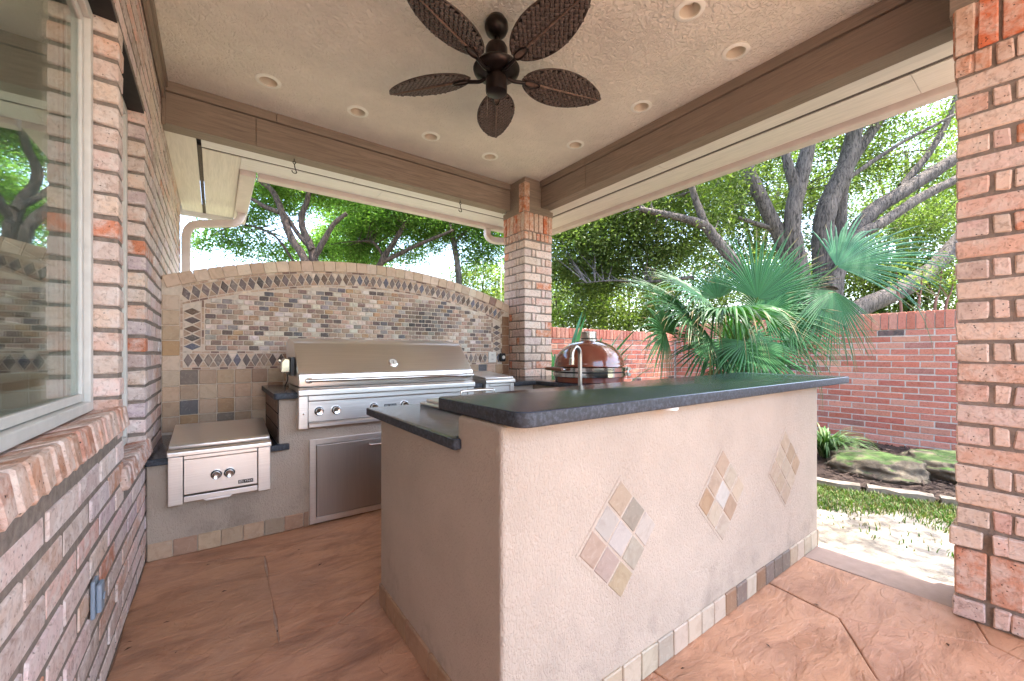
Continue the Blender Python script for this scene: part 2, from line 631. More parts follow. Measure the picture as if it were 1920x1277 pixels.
def block(w, d, h, mat, var=0, bev=.006, jit=.003):
    """centred in x and z, front face at y=0, running back to y=+d"""
    key = (round(w, 3), round(d, 3), round(h, 3), mat, var, bev, jit)
    if key in _blocks:
        return _blocks[key]
    r = random.Random(hash(key[:3]) % 9999 + var * 77)
    b = min(bev, w * .3, h * .3, d * .3)
    sx, sy, sz = w / 2, d / 2, h / 2
    vs, idx = [], {}
    off = {}
    for a in (-1, 1):
        for c in (-1, 1):
            for e in (-1, 1):
                off[a, c, e] = (r.uniform(-jit, jit), r.uniform(-jit, jit) * .6, r.uniform(-jit, jit))
                for ax in range(3):
                    p = [a * sx, c * sy, e * sz]
                    for k in range(3):
                        if k != ax:
                            p[k] -= (a, c, e)[k] * b * r.uniform(.7, 1.3)
                    # on axis ax the corner vertex stays at full extent
                    q = [p[k] + off[a, c, e][k] * (1 if k != 1 else .5) for k in range(3)]
                    idx[a, c, e, ax] = len(vs)
                    vs.append((q[0], q[1] + sy, q[2]))
    fs = []
    for ax in range(3):
        o1, o2 = [k for k in range(3) if k != ax]
        for s_ in (-1, 1):
            q = []
            for (i, j) in ((-1, -1), (1, -1), (1, 1), (-1, 1)):
                k = [0, 0, 0]
                k[ax], k[o1], k[o2] = s_, i, j
                q.append(idx[k[0], k[1], k[2], ax])
            fs.append(q)
    for ax in range(3):     # edges along ax
        o1, o2 = [k for k in range(3) if k != ax]
        for i in (-1, 1):
            for j in (-1, 1):
                q = []
                for (t, w_) in ((-1, o1), (1, o1), (1, o2), (-1, o2)):
                    k = [0, 0, 0]
                    k[ax], k[o1], k[o2] = t, i, j
                    q.append(idx[k[0], k[1], k[2], w_])
                fs.append(q)
    for a in (-1, 1):
        for c in (-1, 1):
            for e in (-1, 1):
                fs.append([idx[a, c, e, 0], idx[a, c, e, 1], idx[a, c, e, 2]])
    me = bpy.data.meshes.new('piece')
    me.from_pydata(vs, [], fs)
    bm = bmesh.new()
    bm.from_mesh(me)
    bmesh.ops.recalc_face_normals(bm, faces=bm.faces)
    bm.to_mesh(me)
    bm.free()
    me.materials.append(M[mat])
    a = me.attributes.new('Col', 'FLOAT_COLOR', 'POINT')
    a.data.foreach_set('color', np.ones(len(vs) * 4, dtype=np.float32))
    _blocks[key] = me
    return me


def frame(origin, u, n):
    """local x -> u, local -y -> n (outwards), z up"""
    u, n = Vector(u).normalized(), Vector(n).normalized()
    up = u.cross(-n)
    m = Matrix((u, -n, up)).transposed().to_4x4()
    m.translation = Vector(origin)
    return m


class Pieces:
    def __init__(s, name, parent, cap=290):
        s.name, s.parent, s.cap, s.items = name, parent, cap, []

    def add(s, me, mtx, col, size=.1):
        s.items.append((apparent(mtx.translation, size), me, mtx, col))

    def finish(s):
        s.items.sort(key=lambda t: -t[0])
        for _, me, mtx, col in s.items[:s.cap]:
            o = link(s.name, me, s.parent, mtx)
            o.color = (*col, 1)
        rest = s.items[s.cap:]
        if rest:
            V, F, C, off = [], [], [], 0
            for _, me, mtx, col in rest:
                V += [tuple(mtx @ v.co) for v in me.vertices]
                F += [tuple(i + off for i in p.vertices) for p in me.polygons]
                C += [col] * len(me.vertices)
                off = len(V)
            mb = MB()
            mb.v, mb.f, mb.c = V, F, C
            o = mb.build(s.name + '_field', rest[0][1].materials[0], s.parent)
            o['kind'] = 'stuff'


def vary(c, a=.12, r=rnd):
    k = 1 + r.uniform(-a, a)
    return tuple(min(1, max(0, x * k * (1 + r.uniform(-a, a) * .35))) for x in c)


def pick(pal, r=rnd):
    t = r.random() * sum(w for w, _ in pal)
    for w, c in pal:
        t -= w
        if t <= 0:
            return c
    return pal[-1][1]


def rounded(poly, rads, n=6):
    """round the corners of a 2d polygon"""
    out = []
    m = len(poly)
    for i, p in enumerate(poly):
        r = rads[i]
        if r <= 0:
            out.append(p)
            continue
        p = Vector(p)
        a, b = (Vector(poly[i - 1]) - p).normalized(), (Vector(poly[(i + 1) % m]) - p).normalized()
        p0, p1 = p + a * r, p + b * r
        for k in range(n + 1):
            t = k / n
            q = p0 * (1 - t) ** 2 + p * 2 * t * (1 - t) + p1 * t * t
            out.append((q.x, q.y))
    return out


def spline(pts, per=5):
    pts = [Vector(p) for p in pts]
    P = [pts[0] * 2 - pts[1]] + pts + [pts[-1] * 2 - pts[-2]]
    out = []
    for i in range(1, len(P) - 2):
        for k in range(per):
            t = k / per
            a, b, c, d = P[i - 1], P[i], P[i + 1], P[i + 2]
            out.append(.5 * ((2 * b) + (c - a) * t + (2 * a - 5 * b + 4 * c - d) * t * t + (3 * b - a - 3 * c + d) * t ** 3))
    out.append(pts[-1])
    return out


def text_mesh(body, size, mat, name):
    cu = bpy.data.curves.new(name, 'FONT')
    cu.body = body
    cu.size = size
    cu.extrude = .0008
    cu.align_x = 'CENTER'
    cu.align_y = 'CENTER'
    o = bpy.data.objects.new(name, cu)
    COL.objects.link(o)
    dg = bpy.context.evaluated_depsgraph_get()
    me = bpy.data.meshes.new_from_object(o.evaluated_get(dg))
    bpy.data.objects.remove(o)
    bpy.data.curves.remove(cu)
    me.materials.clear()
    me.materials.append(mat)
    return me


# ------------------------------------------------------------------ key dimensions
XW = -0.349          # face of the house wall
YF = 3.372           # front of the grill counter
YA = 4.264           # face of the tiled arch wall / back beam
ZB, ZC = 3.1435, 3.484
XP, YP, PS = 3.071, 3.943, 0.446     # corner pillar
XB = 3.346           # inner face of the garden-side beam
XQ, YQ = 2.963, 0.33                 # second pillar
YK, XK0, XK1 = 1.004, 0.694, 3.30    # bar
GZ = -0.10           # garden level
CO = 0.10            # brick course
PAL_HOUSE = [(5, srgb(218, 194, 184)), (3, srgb(210, 190, 188)), (3, srgb(212, 176, 158)), (.7, srgb(196, 142, 118)), (1.5, srgb(192, 170, 162))]
PAL_PIL = [(6, srgb(222, 196, 180)), (3, srgb(214, 178, 160)), (2.0, srgb(210, 140, 108)), (1.6, srgb(208, 184, 172))]
PAL_GAR = [(6, srgb(190, 122, 102)), (4, srgb(182, 108, 90)), (3, srgb(196, 138, 118)), (1, srgb(158, 106, 94)), (.4, srgb(84, 74, 74))]
# ------------------------------------------------------------------ ground and patio
g = MB()
N = 48
g.add([(300 * math.cos(2 * math.pi * k / N), 300 * math.sin(2 * math.pi * k / N), GZ - .012) for k in range(N)], [tuple(range(N))])
struct(g.build('ground', M['ground']))

# sandy strip beside the patio, slightly uneven
def sheet(name, mat, outline, z, amp, step=.12, seed=1):
    xs = [p[0] for p in outline]; ys = [p[1] for p in outline]
    bm = bmesh.new()
    vs = [bm.verts.new((x, y, z)) for x, y in outline]
    bm.faces.new(vs)
    me = bpy.data.meshes.new(name)
    bm.to_mesh(me); bm.free()
    # grid clipped by point-in-polygon
    def inside(x, y):
        c = False
        j = len(outline) - 1
        for i in range(len(outline)):
            xi, yi = outline[i]; xj, yj = outline[j]
            if (yi > y) != (yj > y) and x < (xj - xi) * (y - yi) / (yj - yi + 1e-9) + xi:
                c = not c
            j = i
        return c
    bpy.data.meshes.remove(me)
    nx = int((max(xs) - min(xs)) / step) + 1; ny = int((max(ys) - min(ys)) / step) + 1
    r = random.Random(seed)
    ph = [r.uniform(0, 6) for _ in range(6)]
    idx, V, F = {}, [], []
    def vert(i, j):
        if (i, j) not in idx:
            x = min(xs) + i * step; y = min(ys) + j * step
            h = amp * (math.sin(x * 2.3 + ph[0]) * math.sin(y * 1.9 + ph[1]) + .6 * math.sin(x * 5.1 + y * 4.3 + ph[2])) + r.uniform(-amp, amp) * .35
            idx[i, j] = len(V); V.append((x, y, z + amp + h * .5))
        return idx[i, j]
    for i in range(nx):
        for j in range(ny):
            if inside(min(xs) + (i + .5) * step, min(ys) + (j + .5) * step):
                F.append((vert(i, j), vert(i + 1, j), vert(i + 1, j + 1), vert(i, j + 1)))
    mb = MB(); mb.v, mb.f = V, F
    return struct(mb.build(name, mat, smooth=60))

sheet('sand_path', M['sand'], [(3.36, -6), (3.36, 5.0), (4.2, 5.0), (4.5, 3.4), (4.7, 2.2), (4.75, 1.2), (4.95, .3), (5.3, -.8), (6, -6)], GZ + .012, .012, .1, 2)
def edge_x(y):      # line of the bed edging
    return 5.12 + .00 * y + .26 * max(0, 1.5 - y) ** 1.15 + .05 * math.sin(y * 2)
ol = [(edge_x(y) + .06, y) for y in np.arange(-5.6, 4.9, .3)]
sheet('mulch_bed', M['mulch'], ol + [(7.98, 4.9), (7.98, -5.6)], GZ + .02, .03, .09, 3)

# patio slab and flagstones
ps = MB().box(-.352, 3.336, -7.5, 5.0, -.25, -.009)
patio = struct(ps.build('patio', M['joint']))
MB().box(3.045, 3.336, -3.2, 1.003, -.0085, -.001).build('border_strip', M['concrete'], patio, bevel=.004)
# flagstones: cells of an uneven layout
def clip(poly, nx, ny, d):
    out = []
    m = len(poly)
    for i in range(m):
        a, b = poly[i], poly[(i + 1) % m]
        da, db = a[0] * nx + a[1] * ny - d, b[0] * nx + b[1] * ny - d
        if da <= 0: out.append(a)
        if (da < 0) != (db < 0):
            t = da / (da - db)
            out.append((a[0] + (b[0] - a[0]) * t, a[1] + (b[1] - a[1]) * t))
    return out
fr = random.Random(5)
seeds = []
for i in range(4):
    for j in range(8):
        seeds.append((-.15 + i * .98 + fr.uniform(-.3, .3) + (j % 2) * .45, -2.8 + j * .92 + fr.uniform(-.3, .3)))
RECT = [(-.351, -3.19), (3.04, -3.19), (3.04, 3.6), (-.351, 3.6)]
for i, a in enumerate(seeds):
    poly = RECT
    for j, b in enumerate(seeds):
        if i != j:
            nx, ny = b[0] - a[0], b[1] - a[1]
            L = math.hypot(nx, ny)
            d = ((a[0] + b[0]) / 2 * nx + (a[1] + b[1]) / 2 * ny) / L - .0018
            poly = clip(poly, nx / L, ny / L, d)
            if len(poly) < 3: break
    if len(poly) < 3: continue
    # wobbling outline
    pts = []
    m = len(poly)
    for k in range(m):
        p, q = Vector(poly[k]), Vector(poly[(k + 1) % m])
        L = (q - p).length
        if L < .02: continue
        nn = max(1, int(L / .16))
        per = Vector((q.y - p.y, p.x - q.x)) / L
        for t in range(nn):
            w = p.lerp(q, t / nn)
            s = math.sin((w.x * 13.7 + w.y * 9.1)) * .006 if 0 < t else 0
            pts.append(w + per * s)
    if len(pts) < 3: continue
    c = sum(pts, Vector((0, 0))) / len(pts)
    n = len(pts)
    dz = fr.uniform(-.0012, .0012)
    ring0 = [(p.x, p.y, -.008) for p in pts]
    ring1 = [(p.x, p.y, -.003 + dz) for p in pts]
    ring2 = [((p + (c - p).normalized() * .006).x, (p + (c - p).normalized() * .006).y, dz) for p in pts]
    mb = MB()
    mb.add(ring0 + ring1 + ring2, [(k, (k + 1) % n, n + (k + 1) % n, n + k) for k in range(n)] + [(n + k, n + (k + 1) % n, 2 * n + (k + 1) % n, 2 * n + k) for k in range(n)] + [tuple(range(2 * n, 3 * n))],
           (1, 1, 1))
    o = mb.build('flagstone', M['flag'], patio)
    o.color = (*vary(srgb(200, 150, 117), .07, fr), 1)

# ------------------------------------------------------------------ house wall with two windows
HOLES = [(.25, 2.501, .955, 2.78), (2.62, 3.355, .665, 2.78)]
WY0, WY1, WZ = -2.6, 6.48, 3.5
wall = MB()
xs0, xs1 = XW - .16, XW - .0035
def wall_cells(y0, y1, z0, z1):
    wall.box(xs0, xs1, y0, y1, z0, z1)
ys = [WY0, .25, 2.501, 2.62, 3.355, WY1]
wall_cells(WY0, .238, GZ, WZ); wall_cells(2.513, 2.608, GZ, WZ); wall_cells(3.367, WY1, GZ, WZ)
for (a, b, z0, z1) in HOLES:
    wall_cells(a - .012, b + .012, GZ, z0 + .05); wall_cells(a - .012, b + .012, z1 + .008, WZ)
house = tag(wall.build('house_wall', M['mortar']), 'weathered pink brick house wall with two recessed windows beside the patio', 'wall')
P = Pieces('brick', house, 299)
br = random.Random(21)
LB = .30
nc = int((WZ - 0) / CO)
for k in range(nc):
    z = (k + .5) * CO
    iv = [(WY0, WY1)]
    for (a, b, z0, z1) in HOLES:
        if z0 - .02 < z < z1:
            iv = [q for (s, e) in iv for q in ((s, min(e, a)), (max(s, b), e)) if q[1] - q[0] > .03]
    off = (k % 2) * LB / 2 + .04
    for (s, e) in iv:
        # cut positions
        cuts = [s]
        j = math.ceil((s - off) / LB)
        while off + j * LB < e:
            c = off + j * LB
            if c - cuts[-1] > .07 and e - c > .07: cuts.append(c)
            j += 1
        cuts.append(e)
        for c0, c1 in zip(cuts, cuts[1:]):
            w = c1 - c0
            edge0 = 0 if c0 == s and s > WY0 else .008
            edge1 = 0 if c1 == e and e < WY1 else .008
            wl = round((w - edge0 - edge1) / .01) * .01
            if wl <= .02: continue
            yc = (c0 + edge0 + c1 - edge1) / 2
            depth = .087
            m = frame((XW + br.uniform(-.002, .004), yc, z + br.uniform(-.002, .002)), (0, 1, 0), (1, 0, 0))
            col = vary(pick(PAL_HOUSE if .1 < wl and not (wl < .26 and z > 1.0) else PAL_PIL, br), .12, br)
            P.add(block(wl, depth, CO - .018, 'brick_house', br.randrange(4), .005, .004), m, col, .3)
# sloping rowlock sills
for (a, b, z0, z1), zt in zip(HOLES, (1.067, .772)):
    y = a - .06
    while y < b + .05:
        wv = .083
        m = frame((XW + .022, y + wv / 2, zt - .055), (0, 1, 0), (1, 0, 0)) @ Matrix.Rotation(R_(-9), 4, 'X')
        P.add(block(wv - .01, .15, .10, 'brick_pillar', br.randrange(4), .008, .004), m, vary(pick([(3, srgb(196, 148, 124)), (2, srgb(184, 134, 110)), (3, srgb(206, 172, 154))], br), .1, br), .15)
        y += wv
P.finish()
MB().box(XW - .14, XW - .004, .10, 2.56, 2.772, 2.786).box(XW - .14, XW - .004, 2.58, 3.45, 2.772, 2.786).build('lintel', M['lintel'], house)
# windows
def window(y0, y1, z0, z1, sash):
    w = MB()
    fx0, fx1 = XW - .135, XW - .078
    t = .05
    w.box(fx0, fx1, y0 + .003, y0 + t, z0, z1 - .012).box(fx0, fx1, y1 - t, y1 - .003, z0, z1 - .012)
    w.box(fx0, fx1, y0 + t, y1 - t, z1 - t - .012, z1 - .012).box(fx0, fx1 + .004, y0 + t, y1 - t, z0, z0 + t * .8)
    fo = w.build('window', M['window_frame'], house, bevel=.004)
    s = MB()
    sx0, sx1 = XW - .125, XW - .098
    a, b, c, d = y0 + t + .004, y1 - t - .004, z0 + t * .8 + .004, z1 - t - .016
    q = .032
    s.box(sx0, sx1, a, a + q, c, d).box(sx0, sx1, b - q, b, c, d).box(sx0, sx1, a + q, b - q, c, c + q).box(sx0, sx1, a + q, b - q, d - q, d)
    s.build('sash', M['window_frame'], fo, bevel=.003)
    MB().box(XW - .115, XW - .108, a + q, b - q, c + q, d - q).build('pane', M['glass'], fo)
    # plantation shutter behind the glass
    st = MB()
    x0 = XW - .195
    st.box(x0, x0 + .03, y0 + .02, y0 + .09, z0, z1).box(x0, x0 + .03, y1 - .12, y1 - .02, z0, z1)
    if sash:
        st.box(x0, x0 + .03, (y0 + y1) / 2 - .05, (y0 + y1) / 2 + .05, z0, z1)
    st.box(x0 + .001, x0 + .029, y0 + .09, y1 - .12, z0, z0 + .12).box(x0 + .001, x0 + .029, y0 + .09, y1 - .12, z1 - .12, z1)
    st.build('shutter_stile', M['shutter'], fo, bevel=.003)
    n = int((z1 - z0 - .26) / .078)
    lv = MB()
    for (ya, yb) in ([(y0 + .09, (y0 + y1) / 2 - .05), ((y0 + y1) / 2 + .05, y1 - .12)] if sash else [(y0 + .09, y1 - .12)]):
        lv = MB()
        prof = [(-.038, -.002), (-.02, -.0055), (.02, -.0055), (.038, -.002), (.038, .002), (.02, .0055), (-.02, .0055), (-.038, .002)]
        a_ = R_(28)
        pr = [(x0 + .015 + p * math.cos(a_) - q * math.sin(a_), p * math.sin(a_) + q * math.cos(a_)) for p, q in prof]
        lv.prism(pr, 'y', ya + .004, yb - .004)
        me = lv.mesh('louver', M['shutter'], 40)
        for k in range(n):
            link('louver', me, fo, Matrix.Translation((0, 0, z0 + .165 + k * .078)))
    return fo
window(HOLES[0][0], HOLES[0][1], 1.055, 2.78, True)
window(HOLES[1][0], HOLES[1][1], .765, 2.78, False)
# the room behind
rm = MB()
rm.box(-3.6, -3.5, -2.6, 6.48, 0, 3.5).box(-3.5, xs0 - .3, -2.6, -2.5, 0, 3.5).box(-3.5, xs0 - .001, 6.36, 6.46, 0, 3.5).box(-3.6, xs0 - .001, -2.6, 6.48, 3.501, 3.56).box(-3.6, xs0 - .001, -2.6, 6.48, -.2, -.01)
rm.build('room_shell', M['room'], house)

# ------------------------------------------------------------------ porch roof: ceiling, boxed beams, soffits
porch = thing('porch_roof', (1.5, 1.5, ZB), 'covered porch roof with textured plaster ceiling, taupe boxed beams and pale soffits', 'porch roof')
RY0 = -1.9
LIGHTS = [(.344, 3.786, 0), (1.04, 3.786, 0), (1.752, 3.786, 0), (2.463, 3.786, 0), (3.045, 3.044, 1), (3.045, 2.23, 1), (3.045, 1.422, 1), (2.437, 1.421, 2)]
co = MB().box(XW + .002, 3.5, RY0, 4.42, ZC, ZC + .14).build('ceiling', M['ceiling'], porch)
cut = MB()
for (x, y, l) in LIGHTS:
    cut.lathe([(.076, ZC - .05), (.076, ZC + .115)], (x, y, 0), 28)
cuto = bpy.data.objects.new('cut', cut.mesh('cut', M['ceiling']))
COL.objects.link(cuto)
md = co.modifiers.new('cut', 'BOOLEAN')
md.operation = 'DIFFERENCE'
md.object = cuto
md.solver = 'EXACT'
cme = bpy.data.meshes.new_from_object(co.evaluated_get(bpy.context.evaluated_depsgraph_get()))
co.modifiers.clear()
co.data = cme
bpy.data.objects.remove(cuto)
MB().box(-4.0, 4.05, RY0 - .3, 4.92, ZC + .142, ZC + .22).box(-4.0, .18, 4.92, 6.9, ZC + .142, ZC + .22).build('roof_deck', M['roofing'], porch)
def board(name, mat, x0, x1, y0, y1, z0, z1, bev=.004):
    return MB().box(x0, x1, y0, y1, z0, z1).build(name, M[mat], porch, bevel=bev)
# back beam
for a, b in ((XW + .004, .292), (.295, 3.085)):
    board('beam_board', 'beam_x', a, b, YA, YA + .02, ZB, 3.398)
for a, b in ((XW + .03, .45), (.452, 3.085)):
    board('beam_trim', 'beam_x', a, b, YA - .018, YA + .02, 3.402, ZC - .001)
board('beam_underside', 'beam_x', XW + .004, 3.085, YA + .0205, 4.43, ZB + .004, ZB + .025)
board('beam_outer_board', 'beam_x', XW + .004, 3.085, 4.4305, 4.445, ZB + .03, ZC)
# garden-side beam
for a, b in ((RY0, -.12), (.335, 3.19), (3.193, 3.955)):
    board('beam_board', 'beam_y', XB, XB + .02, a, b, ZB, 3.398)
    board('beam_trim', 'beam_y', XB - .018, XB + .02, a, b + (0 if b > 3.5 else -.001), 3.402, ZC - .001)
    board('beam_underside', 'beam_y', XB + .0205, 3.515, a, b, ZB + .004, ZB + .025)
board('beam_outer_board', 'beam_y', 3.5155, 3.53, RY0, 4.4, ZB + .03, ZC)
# trim along the house wall
board('wall_trim', 'beam_y', XW + .006, XW + .028, RY0, YA - .02, 3.33, ZC - .001)
board('wall_trim', 'beam_y', XW + .0062, XW + .045, RY0, YA - .02, 3.425, ZC - .002)
board('corner_trim', 'beam_y', XW + .004, XW + .03, YA - .017, YA - .001, ZB - .02, 3.40)
# soffits, back eave
zs = ZB + .012
for a, b in ((.2, 1.55), (1.553, 4.05)):
    board('soffit_board', 'white_x', a, b, 4.632, 4.925, zs, zs + .015, .002)
for a, b in ((-.10, 1.2), (1.203, 3.69)):
    board('soffit_board', 'white_x', a, b, 4.432, 4.598, zs + .001, zs + .016, .002)
board('vent_strip', 'vent', -.132, 3.70, 4.60, 4.63, zs + .006, zs + .014, 0)
board('gutter', 'gutter', .36, 4.2, 4.927, 5.04, zs - .05, zs + .12, .012)
# soffits, garden eave
for a, b in ((RY0, .05), (.053, 2.4), (2.403, 4.43)):
    board('soffit_board', 'white_y', 3.532, 3.702, a, b, zs + .001, zs + .016, .002)
for a, b in ((RY0, .62), (.623, 3.2), (3.203, 4.6)):
    board('soffit_board', 'white_y', 3.742, 4.078, a, b, zs, zs + .015, .002)
board('vent_strip', 'vent', 3.704, 3.74, RY0, 4.6, zs + .006, zs + .014, 0)
board('gutter', 'gutter', 4.08, 4.19, RY0, 4.925, zs - .05, zs + .12, .012)
# house wing eave
board('soffit_board', 'white_y', XW + .004, -.134, 4.432, 6.78, zs + .0005, zs + .015, .002)
board('soffit_board', 'white_y', -.098, .198, 4.634, 6.78, zs + .001, zs + .016, .002)
board('vent_strip', 'vent', -.132, -.10, 4.635, 6.78, zs + .0055, zs + .0145, 0)
board('gutter', 'gutter', .20, .34, 4.94, 6.85, zs - .05, zs + .12, .012)
board('fascia', 'white_x', XW - .3, .19, 6.785, 6.81, zs - .06, zs + .12, .003)
board('fascia', 'white_x', .2, 4.068, 4.904, 4.924, zs + .02, ZC + .14, 0)
board('fascia', 'white_y', 4.054, 4.074, RY0, 4.90, zs + .02, ZC + .14, 0)
board('fascia', 'white_y', .176, .196, 4.93, 6.78, zs + .02, ZC + .14, 0)
# trim box over the corner pillar
board('post_trim', 'beam_x', XP + .018, XP + .43, YP + .018, YP + .43, 3.062, ZC - .002)
board('post_ledge', 'beam_x', XP + .01, XP + PS + .03, YP + .01, YP + PS + .03, 3.052, 3.125)
board('post_trim', 'beam_y', XQ + .03, XQ + .55, -.10, .355, 2.99, ZC - .002)
# downspout with ribs, house corner
def downspout(pts, w=.045):
    path = spline(pts, 6)
    mb = MB()
    n = 16
    vs, fs = [], []
    for i, p in enumerate(path):
        t = (path[min(i + 1, len(path) - 1)] - path[max(i - 1, 0)]).normalized()
        ref = Vector((0, 1, 0))
        u = t.cross(ref).normalized()
        v = u.cross(t)
        for k in range(n):
            a = 2 * math.pi * k / n
            c, s_ = math.cos(a), math.sin(a)
            e = max(abs(c), abs(s_))
            rr = w / e * (.9 if e < .75 else (1 if k % 2 else .93))
            vs.append(p + u * c * rr + v * s_ * rr * .8)
    for i in range(len(path) - 1):
        for k in range(n):
            fs.append((i * n + k, i * n + (k + 1) % n, (i + 1) * n + (k + 1) % n, (i + 1) * n + k))
    return mb.add(vs, fs)
downspout([(.27, 6.3, 3.13), (.27, 6.3, 3.06), (.22, 6.3, 2.975), (.10, 6.32, 2.945), (-.15, 6.35, 2.90), (-.245, 6.36, 2.85), (-.285, 6.37, 2.74), (-.29, 6.38, 2.5), (-.29, 6.38, 1.2), (-.29, 6.38, GZ)]).build('downspout', M['gutter'], porch, smooth=40)
downspout([(3.20, 4.985, 3.12), (3.20, 4.98, 3.0), (3.27, 4.9, 2.93), (3.40, 4.65, 2.88), (3.45, 4.48, 2.80), (3.45, 4.46, 2.5), (3.45, 4.46, GZ)]).build('downspout', M['gutter'], porch, smooth=40)

# hooks under the back beam
for x, lab in ((.607, 'black iron hook hanging under the back beam near the house wall'), (2.394, 'black iron hook hanging under the back beam near the corner pillar')):
    h = MB()
    y = 4.34
    pts = [(x, y, ZB + .006), (x, y, ZB - .02)]
    h.tube(pts, .004, 8)
    ring = [(x + .012 * math.cos(a), y, ZB - .032 + .012 * math.sin(a)) for a in np.linspace(0, 2 * math.pi, 14)]
    h.tube(ring, .0035, 8)
    hook = [(x, y, ZB - .045), (x + .004, y, ZB - .075), (x + .012, y, ZB - .10)] + [(x + .002 - .022 * math.cos(a), y, ZB - .112 - .022 * math.sin(a)) for a in np.linspace(R_(150), R_(0), 9)]
    h.tube(hook, .0045, 8)
    tag(h.build('hook', M['iron'], None, smooth=60), lab, 'hook', 'hooks under the back beam')

# ------------------------------------------------------------------ brick pillars (pinwheel bond, corner blocks show on two faces)
def pillar(x0, y0, s, z0, z1, label, seed, base=None, head=None):
    root = tag(MB().box(x0 + .007, x0 + s - .007, y0 + .007, y0 + s - .007, z0, z1 - .002).build('brick_pillar', M['mortar']), label, 'pillar', 'brick pillars of the porch')
    r = random.Random(seed)
    Pc = Pieces('brick', root, 299)
    HD, CL, G = .108, .052, .012
    ST = s - HD - CL - 2 * G
    def ring(zc, h, flip, grow=0., kinds=None):
        for f in range(4):
            # face f: corner and direction
            o, u, n = [((x0, y0), (1, 0), (0, -1)), ((x0 + s, y0), (0, 1), (1, 0)), ((x0 + s, y0 + s), (-1, 0), (0, 1)), ((x0, y0 + s), (0, -1), (-1, 0))][f]
            o, u, n = Vector((*o, 0)), Vector((*u, 0)), Vector((*n, 0))
            if not flip:
                spans = [(0, ST, True), (ST + G, ST + G + CL, False)]
            else:
                spans = [(HD + G, HD + G + CL, False), (HD + 2 * G + CL, s, True)]
            for a, b, corner in spans:
                ln = b - a + (2 * grow if corner else 0)
                ctr = o + u * ((a + b) / 2) + n * (grow + r.uniform(-.002, .002)) + Vector((0, 0, zc + r.uniform(-.0015, .0015)))
                me = block(ln, HD if corner else .07, h, 'brick_pillar', r.randrange(5), .0055, .005)
                col = vary(pick(PAL_PIL, r), .1, r)
                if not corner and r.random() < .5: col = vary(PAL_PIL[0][1], .1, r)
                Pc.add(me, frame(ctr, u, n), col, ln)
    def soldiers(za, zb, grow, n=5):
        for f in range(4):
            o, u, nn = [((x0, y0), (1, 0), (0, -1)), ((x0 + s, y0), (0, 1), (1, 0)), ((x0 + s, y0 + s), (-1, 0), (0, 1)), ((x0, y0 + s), (0, -1), (-1, 0))][f]
            o, u, nn = Vector((*o, 0)), Vector((*u, 0)), Vector((*nn, 0))
            L = s + grow
            w = L / n
            for k in range(n):
                ctr = o - u * grow + u * (w * (k + .5)) + nn * (grow + r.uniform(-.002, .002)) + Vector((0, 0, (za + zb) / 2))
                Pc.add(block(w - .012, .09, zb - za - .012, 'brick_pillar', r.randrange(4), .005, .004), frame(ctr, u, nn), vary(pick([(4, srgb(202, 150, 124)), (3, srgb(206, 170, 150)), (2, srgb(206, 120, 84))], r), .08, r), .25)
    z = z0
    i = 0
    if base:
        zt, grow = base
        ring(z + .055, .09, True, grow); z += .11
        soldiers(z, zt - .105, grow - .006, 4); z = zt - .105
        ring(z + .05, .088, True, grow + .008); z = zt
    zb_ = head[0] if head else z1
    while z + CO * .6 < zb_:
        h = min(CO, zb_ - z)
        ring(z + h / 2, h - .013, i % 2 == 0)
        z += h; i += 1
    if head:
        soldiers(head[0], head[1], .006, 7)
        soldiers(head[1], head[2], .008, 6)
        if len(head) > 3:   # the narrow brick slip that runs up the inner corner
            r2 = random.Random(3)
            for k, (za, zb2) in enumerate(((3.056, 3.238), (3.242, 3.42))):
                for ux in range(2):
                    if ux == 0:
                        m = frame((x0 + .042, y0, (za + zb2) / 2), (1, 0, 0), (0, -1, 0)); w = .088
                    else:
                        m = frame((x0, y0 + .012 + .045 + .03, (za + zb2) / 2), (0, -1, 0), (-1, 0, 0)); w = .075
                    Pc.add(block(w - .006, .05, zb2 - za - .006, 'brick_pillar', 1, .006, .003), m, vary(srgb(206, 130, 92) if k == 0 else srgb(200, 150, 122), .08, r2), .2)
    Pc.finish()
    return root
pillar(XP, YP, PS, GZ, 3.05, 'tall square brick pillar standing at the corner behind the kamado grill', 31, None, (2.71, 2.812, 3.05, 1))
pillar(XQ, YQ - PS, PS, GZ + .1, 3.0, 'rough orange and cream brick pillar with stepped base at the patio edge', 32, (.455, .012), (2.655, 2.76, 3.0))

# ------------------------------------------------------------------ tiled arch wall behind the grill
ACX, AZT = 1.361, 2.218
AR = 5.02
ACZ = AZT - AR
def arc_pt(R, x):
    return ACZ + math.sqrt(R * R - (x - ACX) ** 2)
poly = [(XW + .002, 0.0), (XP - .003, 0.0)]
xs_ = np.linspace(XP - .003, XW + .002, 40)
poly += [(x, arc_pt(AR - .025, x)) for x in xs_]
arch = tag(MB().prism(poly, 'y', YA + .0035, YA + .14).build('tiled_arch_wall', M['grout']), 'arched backsplash wall of slate tiles, mosaic and diamond bands behind the grill', 'wall')
ar = random.Random(77)
BEIGE = [(4, srgb(190, 162, 134)), (3, srgb(182, 152, 122)), (2, srgb(200, 176, 150)), (1.2, srgb(160, 128, 100)), (.8, srgb(128, 112, 98)), (.5, srgb(96, 92, 92)), (.7, srgb(172, 136, 96))]
CAPC = [(4, srgb(206, 180, 154)), (3, srgb(198, 170, 144)), (2, srgb(214, 192, 168)), (.2, srgb(140, 102, 82))]
DIAC = [(4, srgb(112, 98, 94)), (3, srgb(132, 116, 108)), (2, srgb(92, 78, 72)), (1.4, srgb(150, 128, 112)), (1, srgb(98, 98, 112)), (1, srgb(104, 80, 62))]
